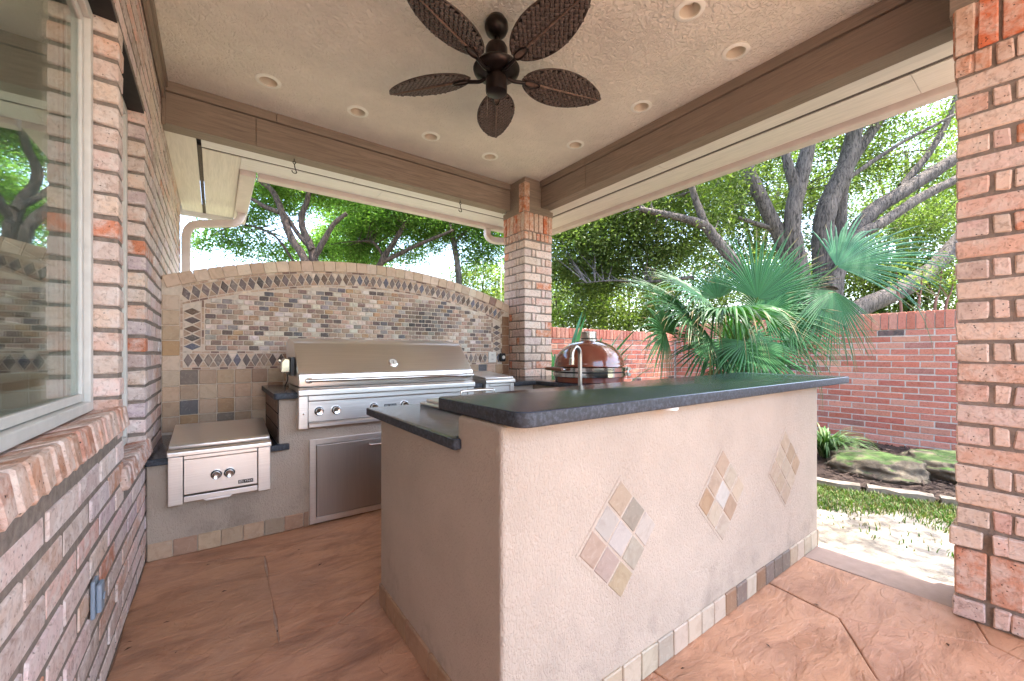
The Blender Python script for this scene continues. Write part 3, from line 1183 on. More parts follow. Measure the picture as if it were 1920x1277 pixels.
MOSC = [(5, srgb(196, 166, 142)), (3, srgb(180, 148, 124)), (3.4, srgb(222, 208, 192)), (1.8, srgb(146, 118, 102)), (1.0, srgb(104, 86, 78)), (1.4, srgb(160, 148, 140)), (1, srgb(190, 150, 108)), (.5, srgb(108, 102, 106))]
FN, FU = (0, -1, 0), (1, 0, 0)
def at(x, z, proud=0, rot=0):
    m = frame((x, YA - proud, z), FU, FN)
    return m @ Matrix.Rotation(rot, 4, 'Y')
Pt = Pieces('tile', arch, 295)
# capping tiles along the curve
hw = math.asin((XP - XW) / 2 / AR)
ncap = 34
for k in range(ncap):
    a = -hw + (k + .5) * 2 * hw / ncap
    wv = 2 * hw / ncap * AR
    Rm = AR - .05
    x, z = ACX + Rm * math.sin(a), ACZ + Rm * math.cos(a)
    Pt.add(block(wv - .004, .16, .098, 'tile_smooth', k % 4, .003, .001), at(x, z, .006 + ar.uniform(0, .002), a), vary(pick(CAPC, ar), .06, ar), .1)
# outer columns of square tiles
z = .66
T = .1235
while z + T < 1.80:
    for xc in (XW + .060, XP - .060):
        Pt.add(block(.108, .02, T - .006, 'tile_smooth', ar.randrange(4), .004, .0015), at(xc, z + T / 2, .002), vary(pick(BEIGE if xc < 1 else [(1, srgb(150, 112, 82))], ar), .08, ar), .12)
    z += T
for xc, zt in ((XW + .06, 1.80), (XP - .06, 1.78)):
    pass
# field tiles under the diamond row
for row in range(5):
    zc = 1.163 - T * (row + .5)
    for c in range(27):
        xc = -.235 + T * (c + .5)
        if xc > 2.95: break
        if row > 1 and .45 < xc: continue
        if row == 1 and .45 < xc < 2.0: continue
        Pt.add(block(T - .006, .02, T - .006, 'tile_smooth', ar.randrange(4), .004, .0015), at(xc, zc, .002 + ar.uniform(0, .001)), vary(pick(BEIGE, ar), .1, ar), .12)
Pt.finish()
# diamonds
def diamond_mesh(hw_, hh, var=0):
    r = random.Random(var)
    mb = MB()
    b = .003
    out = [(0, -hh), (hw_, 0), (0, hh), (-hw_, 0)]
    inn = [(0, -hh + b * 2.2), (hw_ - b * 1.4, 0), (0, hh - b * 2.2), (-hw_ + b * 1.4, 0)]
    mb.add([(x, .012, z) for x, z in out] + [(x, .0025, z) for x, z in out] + [(x, 0, z) for x, z in inn],
           [(i, (i + 1) % 4, 4 + (i + 1) % 4, 4 + i) for i in range(4)] + [(4 + i, 4 + (i + 1) % 4, 8 + (i + 1) % 4, 8 + i) for i in range(4)] + [(8, 9, 10, 11)], (1, 1, 1))
    return mb.mesh('diamond_tile', M['tile'])
DV = diamond_mesh(.0285, .056)
DH = diamond_mesh(.056, .0285)
Pd = Pieces('diamond_tile', arch, 290)
tri = MB()
def tri_piece(p3, col):
    c = (sum(p[0] for p in p3) / 3, sum(p[1] for p in p3) / 3)
    q = [(p[0] + (c[0] - p[0]) * .14, p[1] + (c[1] - p[1]) * .14) for p in p3]
    tri.add([(x, YA + .010, z) for x, z in q] + [(x, YA - .0005, z) for x, z in q], [(3, 4, 5), (0, 1, 4, 3), (1, 2, 5, 4), (2, 0, 3, 5)], col)
PD = .0665
LIT = [(3, srgb(200, 172, 146)), (3, srgb(180, 150, 124)), (2, srgb(160, 132, 110)), (1, srgb(214, 196, 176))]
RB = AR - .175
ha = math.asin((XP - .12 - (XW + .13)) / 2 / RB)
nd_ = int(2 * ha * RB / PD)
for k in range(nd_):
    a = -ha + (k + .5) * 2 * ha / nd_
    x, z = ACX + RB * math.sin(a), ACZ + RB * math.cos(a)
    Pd.add(DV, at(x, z, .001, a), vary(pick(DIAC, ar), .12, ar), .08)
    for s in (-1, 1):
        w = ha / nd_
        def pp(da, dr):
            return (ACX + (RB + dr) * math.sin(a + da), ACZ + (RB + dr) * math.cos(a + da))
        tri_piece([pp(0 + w * .06, s * .058), pp(2 * w, s * .058), pp(w, s * .006)], vary(pick(LIT, ar), .1, ar))
def row_h(x0, x1, zc):
    n = int((x1 - x0) / PD)
    st = (x1 - x0) / n
    for k in range(n):
        x = x0 + (k + .5) * st
        Pd.add(DV, at(x, zc, .001), vary(pick(DIAC, ar), .12, ar), .08)
        if k < n - 1:
            for s in (-1, 1):
                tri_piece([(x + .003, zc + s * .058), (x + st - .003, zc + s * .058), (x + st / 2, zc + s * .006)], vary(pick(LIT, ar), .1, ar))
def col_v(z0, z1, xc):
    n = int((z1 - z0) / PD)
    st = (z1 - z0) / n
    for k in range(n):
        z = z0 + (k + .5) * st
        Pd.add(DH, at(xc, z, .001), vary(pick(DIAC, ar), .12, ar), .08)
        if k < n - 1:
            for s in (-1, 1):
                tri_piece([(xc + s * .058, z + .003), (xc + s * .058, z + st - .003), (xc + s * .006, z + st / 2)], vary(pick(LIT, ar), .1, ar))
row_h(XW + .135, XP - .135, 1.240)
col_v(1.318, 1.68, XW + .196)
col_v(1.318, 1.66, XP - .196)
Pd.finish()
o = tri.build('triangle_tile', M['tile'], arch); o['kind'] = 'stuff'
# thin liner strips
ln = MB()
def liner(x, z, L, rot):
    c, s = math.cos(rot), -math.sin(rot)
    h = .0075
    q = [(-L / 2, -h), (L / 2, -h), (L / 2, h), (-L / 2, h)]
    q = [(x + a * c - b * s, z + a * s + b * c) for a, b in q]
    col = vary(pick([(4, srgb(190, 160, 134)), (2, srgb(120, 88, 72)), (2, srgb(212, 192, 170))], ar), .1, ar)
    ln.add([(a, YA + .01, b) for a, b in q] + [(a, YA - .001, b) for a, b in q], [(4, 5, 6, 7), (0, 1, 5, 4), (1, 2, 6, 5), (2, 3, 7, 6), (3, 0, 4, 7)], col)
for Rr in (AR - .108, AR - .244):
    hh = math.asin((XP - XW - .25) / 2 / Rr)
    n = int(2 * hh * Rr / .062)
    for k in range(n):
        a = -hh + (k + .5) * 2 * hh / n
        liner(ACX + Rr * math.sin(a), ACZ + Rr * math.cos(a), .057, a)
for zc in (1.172, 1.308):
    n = int((XP - XW - .26) / .062)
    for k in range(n): liner(XW + .13 + (k + .5) * .062, zc, .057, 0)
for xc in (XW + .127, XW + .266, XP - .127, XP - .266):
    for k in range(7 if abs(xc - ACX) < 1.5 else 9): liner(xc, (1.34 if abs(xc - ACX) < 1.5 else 1.21) + k * .062, .057, R_(90))
o = ln.build('liner_tile', M['tile'], arch); o['kind'] = 'stuff'
# brick mosaic field
Pm = Pieces('mosaic_tile', arch, 299)
MW, MH = .0775, .0445
r_in = AR - .258
k = 0
z = 1.322
while z < 2.0:
    x = XW + .278 - (k % 2) * MW / 2
    while x < XP - .278:
        a, b = max(x, XW + .278), min(x + MW, XP - .278)
        xc, zc = (a + b) / 2, z + MH / 2
        if b - a > .02 and math.hypot(xc - ACX, zc - ACZ) < r_in - .012:
            c = vary(pick(MOSC, ar), .18, ar)
            so = math.exp(-((xc - 1.90) / .27) ** 2 - ((zc - 1.64) / .20) ** 2)       # soot left by the grill
            if so > .2: c = tuple(v * (1 - .84 * so) for v in c)
            wq = round((b - a - .0065) / .01) * .01 + .001
            c = tuple(v * .88 for v in c)
            Pm.add(block(wq, .016, MH - .0070, 'tile', ar.randrange(5), .004, .0012), at(xc, zc, .001 + ar.uniform(0, .0015)), c, .09)
        x += MW
    z += MH; k += 1
Pm.finish()

# power outlet and plug on the arch
ol_ = thing('wall_outlet', (2.80, YA, 1.22), 'ivory double outlet plate on the tiled arch beside the pillar', 'outlet')
MB().box(2.745, 2.86, YA - .012, YA - .0015, 1.185, 1.315).build('plate', M['plate'], ol_, bevel=.004)
for z in (1.222, 1.278):
    MB().box(2.785, 2.82, YA - .0145, YA - .0122, z - .018, z + .018).build('socket', M['plate'], ol_, bevel=.002)
    MB().box(2.793, 2.797, YA - .0150, YA - .0142, z - .006, z + .008).box(2.808, 2.812, YA - .0150, YA - .0142, z - .006, z + .008).build('slot', M['black'], ol_)
pl = thing('plug_timer', (2.94, YA, 1.22), 'small black and white timer plug beside the wall outlet', 'plug')
MB().box(2.905, 2.985, YA - .05, YA - .003, 1.195, 1.30).build('body', M['black'], pl, bevel=.015, seg=3)
MB().lathe([(.022, 0), (.022, .004), (.018, .006)], (2.945, YA - .05, 1.248), 20, 'y').build('dial', M['plate'], pl, smooth=30)

# ------------------------------------------------------------------ grill counter along the arch wall
gc = tag(MB().prism([(XW + .003, 0), (2.74, 0), (2.74, .966), (.372, .966), (.372, .600), (XW + .003, .600)], 'y', YF, YA - .004).build('grill_counter', M['stucco'], bevel=.008), 'stucco grill counter with stepped black slate tops along the tiled arch', 'counter')
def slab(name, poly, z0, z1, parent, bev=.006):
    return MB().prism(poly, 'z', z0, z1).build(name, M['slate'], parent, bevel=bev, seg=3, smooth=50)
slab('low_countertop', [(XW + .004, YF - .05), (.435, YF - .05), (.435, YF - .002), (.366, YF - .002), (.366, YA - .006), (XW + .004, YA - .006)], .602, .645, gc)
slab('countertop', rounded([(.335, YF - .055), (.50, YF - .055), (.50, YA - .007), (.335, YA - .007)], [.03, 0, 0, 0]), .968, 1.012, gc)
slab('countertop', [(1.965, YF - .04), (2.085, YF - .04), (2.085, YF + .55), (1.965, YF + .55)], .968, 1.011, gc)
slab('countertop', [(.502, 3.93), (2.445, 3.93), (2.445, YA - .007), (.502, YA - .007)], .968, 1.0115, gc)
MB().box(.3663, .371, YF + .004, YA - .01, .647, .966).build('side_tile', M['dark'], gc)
st_ = Pieces('tile', gc, 100)
for k in range(7):       # dark tiles lining the step
    for j in range(3):
        st_.add(block(.117, .008, .1, 'tile', k % 4, .003, .001), frame((.3655, YF + .065 + k * .123, .70 + j * .106), (0, -1, 0), (-1, 0, 0)), vary(srgb(112, 84, 66), .1, ar), .1)
x = XW + .005
while x < .565:
    w = min(.125, .568 - x)
    st_.add(block(round(w - .005, 3), .012, .108, 'tile_smooth', ar.randrange(4), .004, .0015), frame((x + w / 2, YF - .007, .056), FU, FN), vary(pick([(4, srgb(188, 160, 132)), (2, srgb(166, 148, 124)), (1, srgb(166, 134, 110))], ar), .08, ar), .12)
    x += w
st_.finish()
# stainless access door
ad = thing('access_door', (.91, YF, .02), 'brushed steel access door set into the stucco under the big grill', 'cabinet door')
d = MB()
X0, X1, Z0, Z1 = .572, 1.24, .015, .648
t = .042
yf, yb = YF - .022, YF + .02
d.box(X0, X0 + t, yf, yb, Z0, Z1).box(X1 - t, X1, yf, yb, Z0, Z1).box(X0 + t, X1 - t, yf, yb, Z0, Z0 + t).box(X0 + t, X1 - t, yf, yb, Z1 - t, Z1)
d.build('frame', M['steel'], ad, bevel=.002)
MB().box(X0 + t + .003, X1 - t - .003, yf - .006, yb, Z0 + t + .003, Z1 - t - .003).build('panel', M['steel_v'], ad, bevel=.004)
hx0, hx1, hz = X0 + .43, X0 + .62, Z1 - .075
MB().tube(spline([(hx0, yf - .006, hz), (hx0, yf - .035, hz), (hx0 + .02, yf - .045, hz - .008), (hx1 - .02, yf - .045, hz - .008), (hx1, yf - .035, hz), (hx1, yf - .006, hz)], 4), .008, 10).build('handle', M['chrome'], ad, smooth=50)
def knob(x, y, z, parent, r=.026):
    k = MB().lathe([(r * 1.25, 0), (r * 1.25, .006), (r * 1.05, .009)], (x, y, z), 28, 'y').build('knob', M['black'], parent, smooth=35)
    MB().lathe([(r, .0075), (r, .028), (r * .93, .034), (r * .55, .031), (.001, .030)], (x, y, z), 28, 'y').build('knob_face', M['chrome'], k, smooth=30)
    MB().lathe([(r * 1.34, -.001), (r * 1.34, .004), (r * 1.26, .005)], (x, y, z), 28, 'y').build('bezel', M['steel'], k, smooth=35)
def badge(x, y, z, parent, w=.085):
    b = MB().box(x - w / 2, x + w / 2, y - .004, y, z - w * .14, z + w * .14).build('badge', M['black'], parent)
    me = text_mesh('LYNX', w * .27, M['paper'], 'lettering')
    m = Matrix.Translation((x + w * .13, y - .0045, z)) @ Matrix.Rotation(R_(90), 4, 'X')
    link('lettering', me, b, m)
    e = MB()
    s = w * .095
    ex = x - w * .34
    e.box(ex - s, ex + s, y - .0055, y - .0042, z + s * .7, z + s).box(ex - s, ex - s * .65, y - .0055, y - .0042, z - s, z + s * .65).box(ex + s * .65, ex + s, y - .0055, y - .0042, z - s, z + s * .65)
    e.box(ex - s * .2, ex + s * .2, y - .0055, y - .0042, z - s * .9, z + s * .4)
    e.build('emblem', M['paper'], b)

# ------------------------------------------------------------------ big built-in grill
gr = thing('gas_grill', (1.22, YF, .74), 'large stainless built-in gas grill with closed hood and long handle', 'grill')
GX0, GX1 = .487, 1.958
GY = 3.285
MB().box(GX0 + .02, GX1 - .02, GY + .03, 3.92, .79, 1.035).build('firebox', M['steel'], gr)
MB().box(GX0, GX0 + .062, GY, YF + .02, .745, .985).build('end_cap', M['steel'], gr, bevel=.004)
MB().box(GX1 - .062, GX1, GY, YF + .02, .745, .985).build('end_cap', M['steel'], gr, bevel=.004)
MB().lathe([(.006, 0), (.006, .004), (.003, .006)], (GX0 + .031, GY, .855), 16, 'y').build('screw', M['chrome'], gr, smooth=30)
MB().prism([(GY + .012, .795), (GY + .032, .795), (GY + .032, .985), (GY + .003, .985), (GY + .003, .948), (GY + .012, .943)], 'x', GX0 + .066, GX1 - .066).build('control_panel', M['steel'], gr, bevel=.003)
MB().prism([(GY - .004, .752), (GY + .05, .745), (GY + .05, .786), (GY + .004, .786), (GY - .004, .775)], 'x', GX0 + .067, GX1 - .067).build('drip_tray', M['steel'], gr, bevel=.003)
MB().prism([(GY - .02, .988), (GY + .10, .988), (GY + .10, 1.045), (GY + .01, 1.045), (GY - .02, 1.028)], 'x', GX0 - .004, GX1 + .004).build('front_ledge', M['steel'], gr, bevel=.006, seg=3)
hood = MB().prism([(GY + .015, 1.05), (GY + .015, 1.148), (GY + .04, 1.153), (GY + .245, 1.372), (GY + .285, 1.392), (3.80, 1.425), (3.93, 1.40), (3.96, 1.05)], 'x', GX0 + .002, GX1 - .002).build('hood', M['steel'], gr, bevel=.010, seg=3, smooth=25)
MB().tube([(GX0 + .05, GY - .048, 1.10), (GX1 - .05, GY - .048, 1.10)], .0135, 18).build('hood_handle', M['chrome'], hood, smooth=40)
for x in (GX0 + .07, GX1 - .07):
    MB().prism([(GY - .05, 1.082), (GY + .014, 1.075), (GY + .014, 1.125), (GY - .05, 1.118)], 'x', x - .012, x + .012).build('handle_mount', M['chrome'], hood, bevel=.004)
    MB().tube([(x - .03 if x < 1 else x + .012, GY - .048, 1.10), (x - .012 if x < 1 else x + .03, GY - .048, 1.10)], .016, 18).build('handle_ring', M['steel'], hood, smooth=40)
# thermometer on the slanted face
tv = Vector((0, -.219, .205)).normalized()
nrm = Vector((0, -.73, .683))
tx = 1.22
tc = Vector((tx, GY + .10, 1.217 + .002))
th = MB()
th.lathe([(.040, -.004), (.040, .008), (.034, .012), (.033, .009), (.001, .009)], (0, 0, 0), 32, 'y')
me = th.mesh('thermometer', M['chrome'], 30)
mm = Matrix.Translation(tc) @ Matrix.Rotation(R_(-43), 4, 'X')
to = link('thermometer', me, hood, mm)
dm = MB().lathe([(.031, .0088), (.031, .0098)], (0, 0, 0), 28, 'y').box(-.002, .002, -.0112, -.0099, -.022, .02).mesh('dial', M['plate'], 30)
link('dial', dm, to, mm)
nm_ = MB().box(-.0025, .0025, -.0122, -.0113, -.02, .018).mesh('needle', M['black'])
link('needle', nm_, to, mm)
for x in (.625, .745, 1.03, 1.285, 1.62, 1.76, 1.86):
    knob(x, GY + .012, .868, gr)
badge(1.165, GY + .012, .868, gr, .10)
# rotisserie motor and cord left of the hood
ro = thing('rotisserie_motor', (.43, 3.5, 1.0), 'silver rotisserie motor box mounted beside the left end of the hood', 'motor')
MB().prism([(.395, 1.155), (.455, 1.155), (.455, 1.255), (.42, 1.262), (.398, 1.235)], 'y', 3.45, 3.56).build('body', M['chrome'], ro, bevel=.006)
MB().box(.456, .484, 3.44, 3.57, 1.13, 1.27).build('bracket', M['black'], ro, bevel=.003)
MB().tube(spline([(.44, 3.5, 1.157), (.445, 3.5, 1.10), (.43, 3.52, 1.05), (.44, 3.6, 1.018)], 4), .004, 8).build('cord', M['black'], ro, smooth=50)
MB().lathe([(.012, 0), (.012, .01), (.006, .016)], (.39, 3.5, 1.245), 16, 'y').build('knob', M['chrome'], ro, smooth=30)

# ------------------------------------------------------------------ side burner units
def side_burner(x0, x1, y, z0, zt, depth, label, lid_h=.05, text=True, knobs=(.42, .60)):
    s = thing('side_burner', ((x0 + x1) / 2, y + .1, z0), label, 'burner', 'drop-in side burners')
    cap = (x1 - x0) * .135
    MB().box(x0, x0 + cap, y, y + .07, z0 - .002, zt - .052).build('end_cap', M['steel'], s, bevel=.003)
    MB().box(x1 - cap, x1, y, y + .07, z0 + .002, zt - .052).build('end_cap', M['steel'], s, bevel=.003)
    a, b = x0 + cap + .003, x1 - cap - .003
    MB().prism([(y + .012, z0 + .055), (y + .07, z0 + .055), (y + .07, zt - .052), (y + .002, zt - .052), (y + .002, zt - .075), (y + .012, zt - .08)], 'x', a, b).build('control_panel', M['steel'], s, bevel=.002)
    t_ = MB().prism([(a, z0 + .012), (b, z0 + .012), (b, z0 + .046), (a, z0 + .046)], 'y', y - .004, y + .05)
    m_ = (a + b) / 2
    t_.prism([(m_ - .1, z0 + .011), (m_ - .085, z0 - .002), (m_ + .04, z0 - .002), (m_ + .055, z0 + .011)], 'y', y - .003, y + .04)
    t_.build('drip_tray', M['steel'], s, bevel=.002)
    MB().prism([(y - .018, zt - .048), (y + depth, zt - .048), (y + depth, zt - .008), (y + .002, zt - .008), (y - .018, zt - .022)], 'x', x0 - .004, x1 + .004).build('ledge', M['steel'], s, bevel=.004)
    MB().prism([(y + .006, zt - .005), (y + depth - .01, zt - .005), (y + depth - .01, zt + lid_h + .028), (y + depth - .05, zt + lid_h + .03), (y + .02, zt + lid_h * .55), (y + .006, zt + lid_h * .3)], 'x', x0 + .004, x1 - .004).build('lid', M['steel'], s, bevel=.005, seg=3, smooth=30)
    for f in knobs:
        knob(a + (b - a) * f, y + .012, (z0 + zt) / 2 - .02, s, .024)
    if text: badge(a + (b - a) * .83, y + .012, z0 + .085, s, .085)
    for x in (x0 - .012, x1 + .012):
        MB().lathe([(.008, 0), (.008, .012), (.004, .018)], (x, y + .42, zt - .03), 12).build('lid_screw', M['chrome'], s, smooth=30)
side_burner(-.238, .313, YF - .075, .345, .70, .56, 'small stainless side burner with two knobs on the low counter by the wall')
side_burner(2.095, 2.435, YF - .075, .70, 1.055, .55, 'narrow stainless side burner between the big grill and the corner counter', .02, False, ())

# ------------------------------------------------------------------ bar with raised top, lower inner counter and corner run
bar = MB()
bar.prism([(YK, 0), (2.11, 0), (2.11, .962), (1.28, .962), (1.28, 1.08), (YK, 1.08)], 'x', XK0, XK1)
bar = tag(bar.build('bar_counter', M['stucco'], bevel=.014, seg=3), 'stucco breakfast bar with black slate tops and diamond tile insets', 'counter')
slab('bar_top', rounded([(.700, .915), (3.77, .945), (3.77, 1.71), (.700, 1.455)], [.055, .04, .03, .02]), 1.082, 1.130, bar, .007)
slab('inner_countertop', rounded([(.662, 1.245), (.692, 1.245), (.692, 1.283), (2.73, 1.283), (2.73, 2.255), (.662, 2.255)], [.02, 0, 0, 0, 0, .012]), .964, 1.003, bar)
Pb = Pieces('tile', bar, 299)
x = XK0 - .004
b2 = random.Random(9)
BT = [(4, srgb(196, 180, 158)), (3, srgb(184, 164, 140)), (2, srgb(170, 156, 138)), (1.2, srgb(120, 108, 96)), (1, srgb(146, 112, 86)), (.5, srgb(84, 76, 68))]
k = 0
while x < XK1 - .03:
    w = min(.112, XK1 - x)
    dark = 1 if 1.85 < x < 2.75 else 0
    Pb.add(block(round(w - .005, 3), .014, .108, 'tile_smooth', k % 4, .004, .0015), frame((x + w / 2, YK - .009, .057), FU, FN), tuple(q * .82 for q in vary(pick(BT[3:] if dark and b2.random() < .7 else BT[:3], b2), .08, b2)), .12)
    x += w; k += 1
y = YK - .004
while y < 2.10:
    w = min(.25, 2.11 - y)
    Pb.add(block(round(w - .005, 3), .014, .108, 'tile_smooth', k % 4, .004, .0015), frame((XK0 - .009, y + w / 2, .057), (0, -1, 0), (-1, 0, 0)), vary(pick([(3, srgb(170, 140, 112)), (1, srgb(140, 104, 78))], b2), .06, b2), .2)
    y += w; k += 1
# three diamond insets, nine tiles each
TS = .1075
DIN = [[srgb(190, 166, 138), srgb(196, 188, 178), srgb(190, 160, 140), srgb(150, 140, 124), srgb(204, 196, 188), srgb(186, 162, 150), srgb(206, 196, 182), srgb(184, 176, 158), srgb(186, 164, 128)],
       [srgb(190, 160, 132), srgb(196, 170, 144), srgb(184, 146, 104), srgb(200, 184, 160), srgb(214, 208, 200), srgb(202, 182, 158), srgb(206, 184, 158), srgb(180, 146, 118), srgb(204, 188, 166)],
       [srgb(200, 176, 148), srgb(206, 186, 160), srgb(204, 180, 154), srgb(184, 156, 122), srgb(200, 180, 156), srgb(194, 170, 142), srgb(190, 160, 126), srgb(204, 184, 160), srgb(198, 172, 146)]]
for (cx, cz), cols in zip(((1.242, .596), (2.014, .603), (2.765, .612)), DIN):
    dd = TS * 1.5 * math.sqrt(2) + .012
    MB().prism([(cx, cz - dd), (cx + dd, cz), (cx, cz + dd), (cx - dd, cz)], 'y', YK - .0015, YK + .01).build('tile_bed', M['stucco'], bar)
    for i in range(3):
        for j in range(3):
            u = (i - 1) * TS; v = (j - 1) * TS
            px, pz = cx + (u - v) * .7071, cz - (u + v) * .7071
            m = frame((px, YK - .004, pz), FU, FN) @ Matrix.Rotation(R_(45), 4, 'Y')
            Pb.add(block(TS - .007, .012, TS - .007, 'tile_smooth', (i * 3 + j) % 5, .005, .0018), m, vary(tuple((.75 * q + .25 * g) * .70 for q, g in zip(cols[i * 3 + j], srgb(196, 180, 160))), .03, b2), .12)
Pb.finish()
# corner run carrying the kamado
run = tag(MB().box(2.765, 3.33, 2.115, YF - .004, 0, .962).box(2.765, 3.066, YF - .0045, YA - .1, 0, .962).build('corner_counter', M['stucco'], bevel=.008), 'low stucco counter with black slate top between the bar and the corner pillar', 'counter')
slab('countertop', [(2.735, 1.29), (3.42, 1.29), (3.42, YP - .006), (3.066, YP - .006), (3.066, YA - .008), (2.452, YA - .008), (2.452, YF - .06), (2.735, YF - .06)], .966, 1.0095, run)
# puck light under the bar top
MB().lathe([(.034, 0), (.036, .004), (.036, .011)], (1.49, .958, 1.0705), 24).build('under_bar_light', M['light_trim'], bar, smooth=40, label='small white disc light under the bar top')

# drop-in ice chest and faucet on the inner counter
ice = thing('ice_chest', (1.22, 1.93, 1.0), 'stainless drop-in ice chest lid with bar handle on the inner counter', 'ice chest')
MB().box(.955, 1.50, 1.60, 2.22, 1.0035, 1.018).build('rim', M['steel'], ice, bevel=.005)
MB().box(.985, 1.47, 1.63, 2.19, 1.0185, 1.036).build('lid', M['steel'], ice, bevel=.006)
MB().tube(spline([(1.12, 2.02, 1.036), (1.12, 2.02, 1.075), (1.14, 2.02, 1.085), (1.32, 2.02, 1.085), (1.34, 2.02, 1.075), (1.34, 2.02, 1.036)], 4), .007, 10).build('handle', M['chrome'], ice, smooth=50)
fa = thing('faucet', (1.77, 1.76, 1.0035), 'brushed nickel gooseneck faucet rising behind the bar top', 'faucet')
MB().lathe([(.028, 0), (.028, .012), (.021, .02), (.019, .085), (.0165, .09)], (1.785, 1.745, 1.0035), 24).build('base', M['nickel'], fa, smooth=35)
dv = Vector((-.92, -.25, 0)).normalized()
b0 = Vector((1.785, 1.745, 0))
pts = [b0 + Vector((0, 0, 1.08)), b0 + Vector((0, 0, 1.20)), b0 + Vector((0, 0, 1.275))]
for a in np.linspace(R_(15), R_(180), 9):
    pts.append(b0 + dv * (.048 - .048 * math.cos(a)) + Vector((0, 0, 1.285 + .052 * math.sin(a))))
pts.append(b0 + dv * .098 + Vector((0, 0, 1.262)))
MB().tube(spline(pts, 3), .0125, 14).build('spout', M['nickel'], fa, smooth=50)
MB().lathe([(.0165, 0), (.0172, .03), (.0165, .042)], b0 + dv * .098 + Vector((0, 0, 1.232)), 18).build('aerator', M['chrome'], fa, smooth=35)

# ------------------------------------------------------------------ kamado
KX, KY, KZ = 3.115, 2.92, 1.0098
km = thing('kamado_grill', (KX, KY, KZ), 'glossy copper red ceramic kamado grill with steel band on the corner counter', 'grill')
MB().lathe([(.33, 0), (.348, .004), (.352, .035), (.358, .052)], (KX, KY, KZ), 56).build('base', M['egg'], km, smooth=45)
dome = [(.358, .158)]
for a in np.linspace(0, R_(82), 18):
    dome.append((.355 * math.cos(a) ** .98 if a < 1.5 else .05, .165 + .262 * math.sin(a)))
MB().lathe(dome, (KX, KY, KZ), 64).build('dome', M['egg'], km, smooth=60)
MB().lathe([(.359, .055), (.372, .058), (.372, .096), (.359, .100)], (KX, KY, KZ), 56).build('lower_band', M['chrome'], km, smooth=35)
MB().lathe([(.359, .106), (.372, .109), (.372, .147), (.359, .152)], (KX, KY, KZ), 56).build('upper_band', M['chrome'], km, smooth=35)
MB().lathe([(.357, .098), (.357, .108)], (KX, KY, KZ), 56).build('gasket', M['black'], km)
v = MB().lathe([(.085, .415), (.085, .428), (.076, .435), (.076, .49), (.08, .493), (.08, .507), (.055, .512), (.05, .505)], (KX, KY, KZ), 32).build('vent_cap', M['nickel'], km, smooth=30)
MB().lathe([(.078, .437), (.0785, .445)], (KX, KY, KZ), 32).build('vent_ring', M['black'], v, smooth=30)
# handle towards the kitchen, spring hinge on the far side
hd = Vector((-.86, .15, 0)).normalized()
sd = Vector((-hd.y, hd.x, 0))
hc = Vector((KX, KY, KZ + .135)) + hd * .425
MB().tube([hc - sd * .15, hc - sd * .12, hc + sd * .12, hc + sd * .15], [.014, .019, .019, .014], 14).build('handle', M['wood_handle'], km, smooth=50)
for s_ in (-1, 1):
    MB().tube([Vector((KX, KY, KZ + .132)) + hd * .36 + sd * .10 * s_, hc + sd * .10 * s_], .008, 10).build('handle_bracket', M['chrome'], km, smooth=50)
hn = Vector((.80, -.60, 0)).normalized()
hs = Vector((-hn.y, hn.x, 0))
hcn = Vector((KX, KY, KZ)) + hn * .40
for z in (.075, .13):
    MB().tube([hcn + Vector((0, 0, z)) - hs * .07, hcn + Vector((0, 0, z)) + hs * .07], .017, 14).build('hinge_spring', M['nickel'], km, smooth=50)
MB().tube([hcn - hn * .035 + Vector((0, 0, .06)), hcn + Vector((0, 0, .075)), hcn + Vector((0, 0, .13)), hcn - hn * .035 + Vector((0, 0, .14))], .009, 10).build('hinge', M['chrome'], km, smooth=50)

# ------------------------------------------------------------------ outlet cover low on the house wall
ob = thing('outdoor_outlet_box', (XW, 2.0, .45), 'grey weatherproof outlet cover low on the brick house wall', 'outlet')
MB().box(XW + .004, XW + .016, 1.968, 2.028, .385, .515).build('back_plate', M['grey_box'], ob, bevel=.004)
MB().box(XW + .0165, XW + .032, 1.974, 2.022, .40, .50).build('cover', M['grey_box'], ob, bevel=.006, seg=3)
MB().box(XW + .0325, XW + .037, 1.988, 2.008, .44, .46).build('latch', M['grey_box'], ob, bevel=.002)

# ------------------------------------------------------------------ recessed downlights
lt_ring = MB().lathe([(.062, -.001), (.064, -.009), (.078, -.010), (.092, -.004), (.092, -.0005)], (0, 0, 0), 36, 'z', False).mesh('trim_ring', M['light_trim'], 40)
_b = MB()
n = 32
prof = [(.0635, -.0085), (.0625, 0), (.056, .05), (.046, .085), (.001, .0852)]
for r, h in prof:
    _b.v += [(r * math.cos(2 * math.pi * k / n), r * math.sin(2 * math.pi * k / n), h) for k in range(n)]
for i in range(len(prof) - 1):
    _b.f += [(i * n + k, i * n + (k + 1) % n, (i + 1) * n + (k + 1) % n, (i + 1) * n + k) for k in range(n)]
lt_cone = _b.mesh('reflector', M['light_cone'], 40)
lt_bulb = MB().lathe([(.012, .048), (.028, .052), (.036, .062), (.036, .084)], (0, 0, 0), 24).mesh('bulb', M['bulb'], 50)
LIGHT_LAB = {(.344, 3.786): 'recessed downlight by the back beam, the one nearest the house wall', (1.04, 3.786): 'recessed downlight by the back beam, second from the house wall',
             (1.752, 3.786): 'recessed downlight by the back beam, third from the house wall', (2.463, 3.786): 'recessed downlight by the back beam, the one nearest the corner pillar',
             (3.045, 3.044): 'recessed downlight by the garden beam, the one nearest the corner pillar', (3.045, 2.23): 'recessed downlight by the garden beam, second from the corner pillar',
             (3.045, 1.422): 'recessed downlight by the garden beam, third from the corner pillar', (2.437, 1.421): 'recessed downlight in the open ceiling between the fan and the garden beam'}
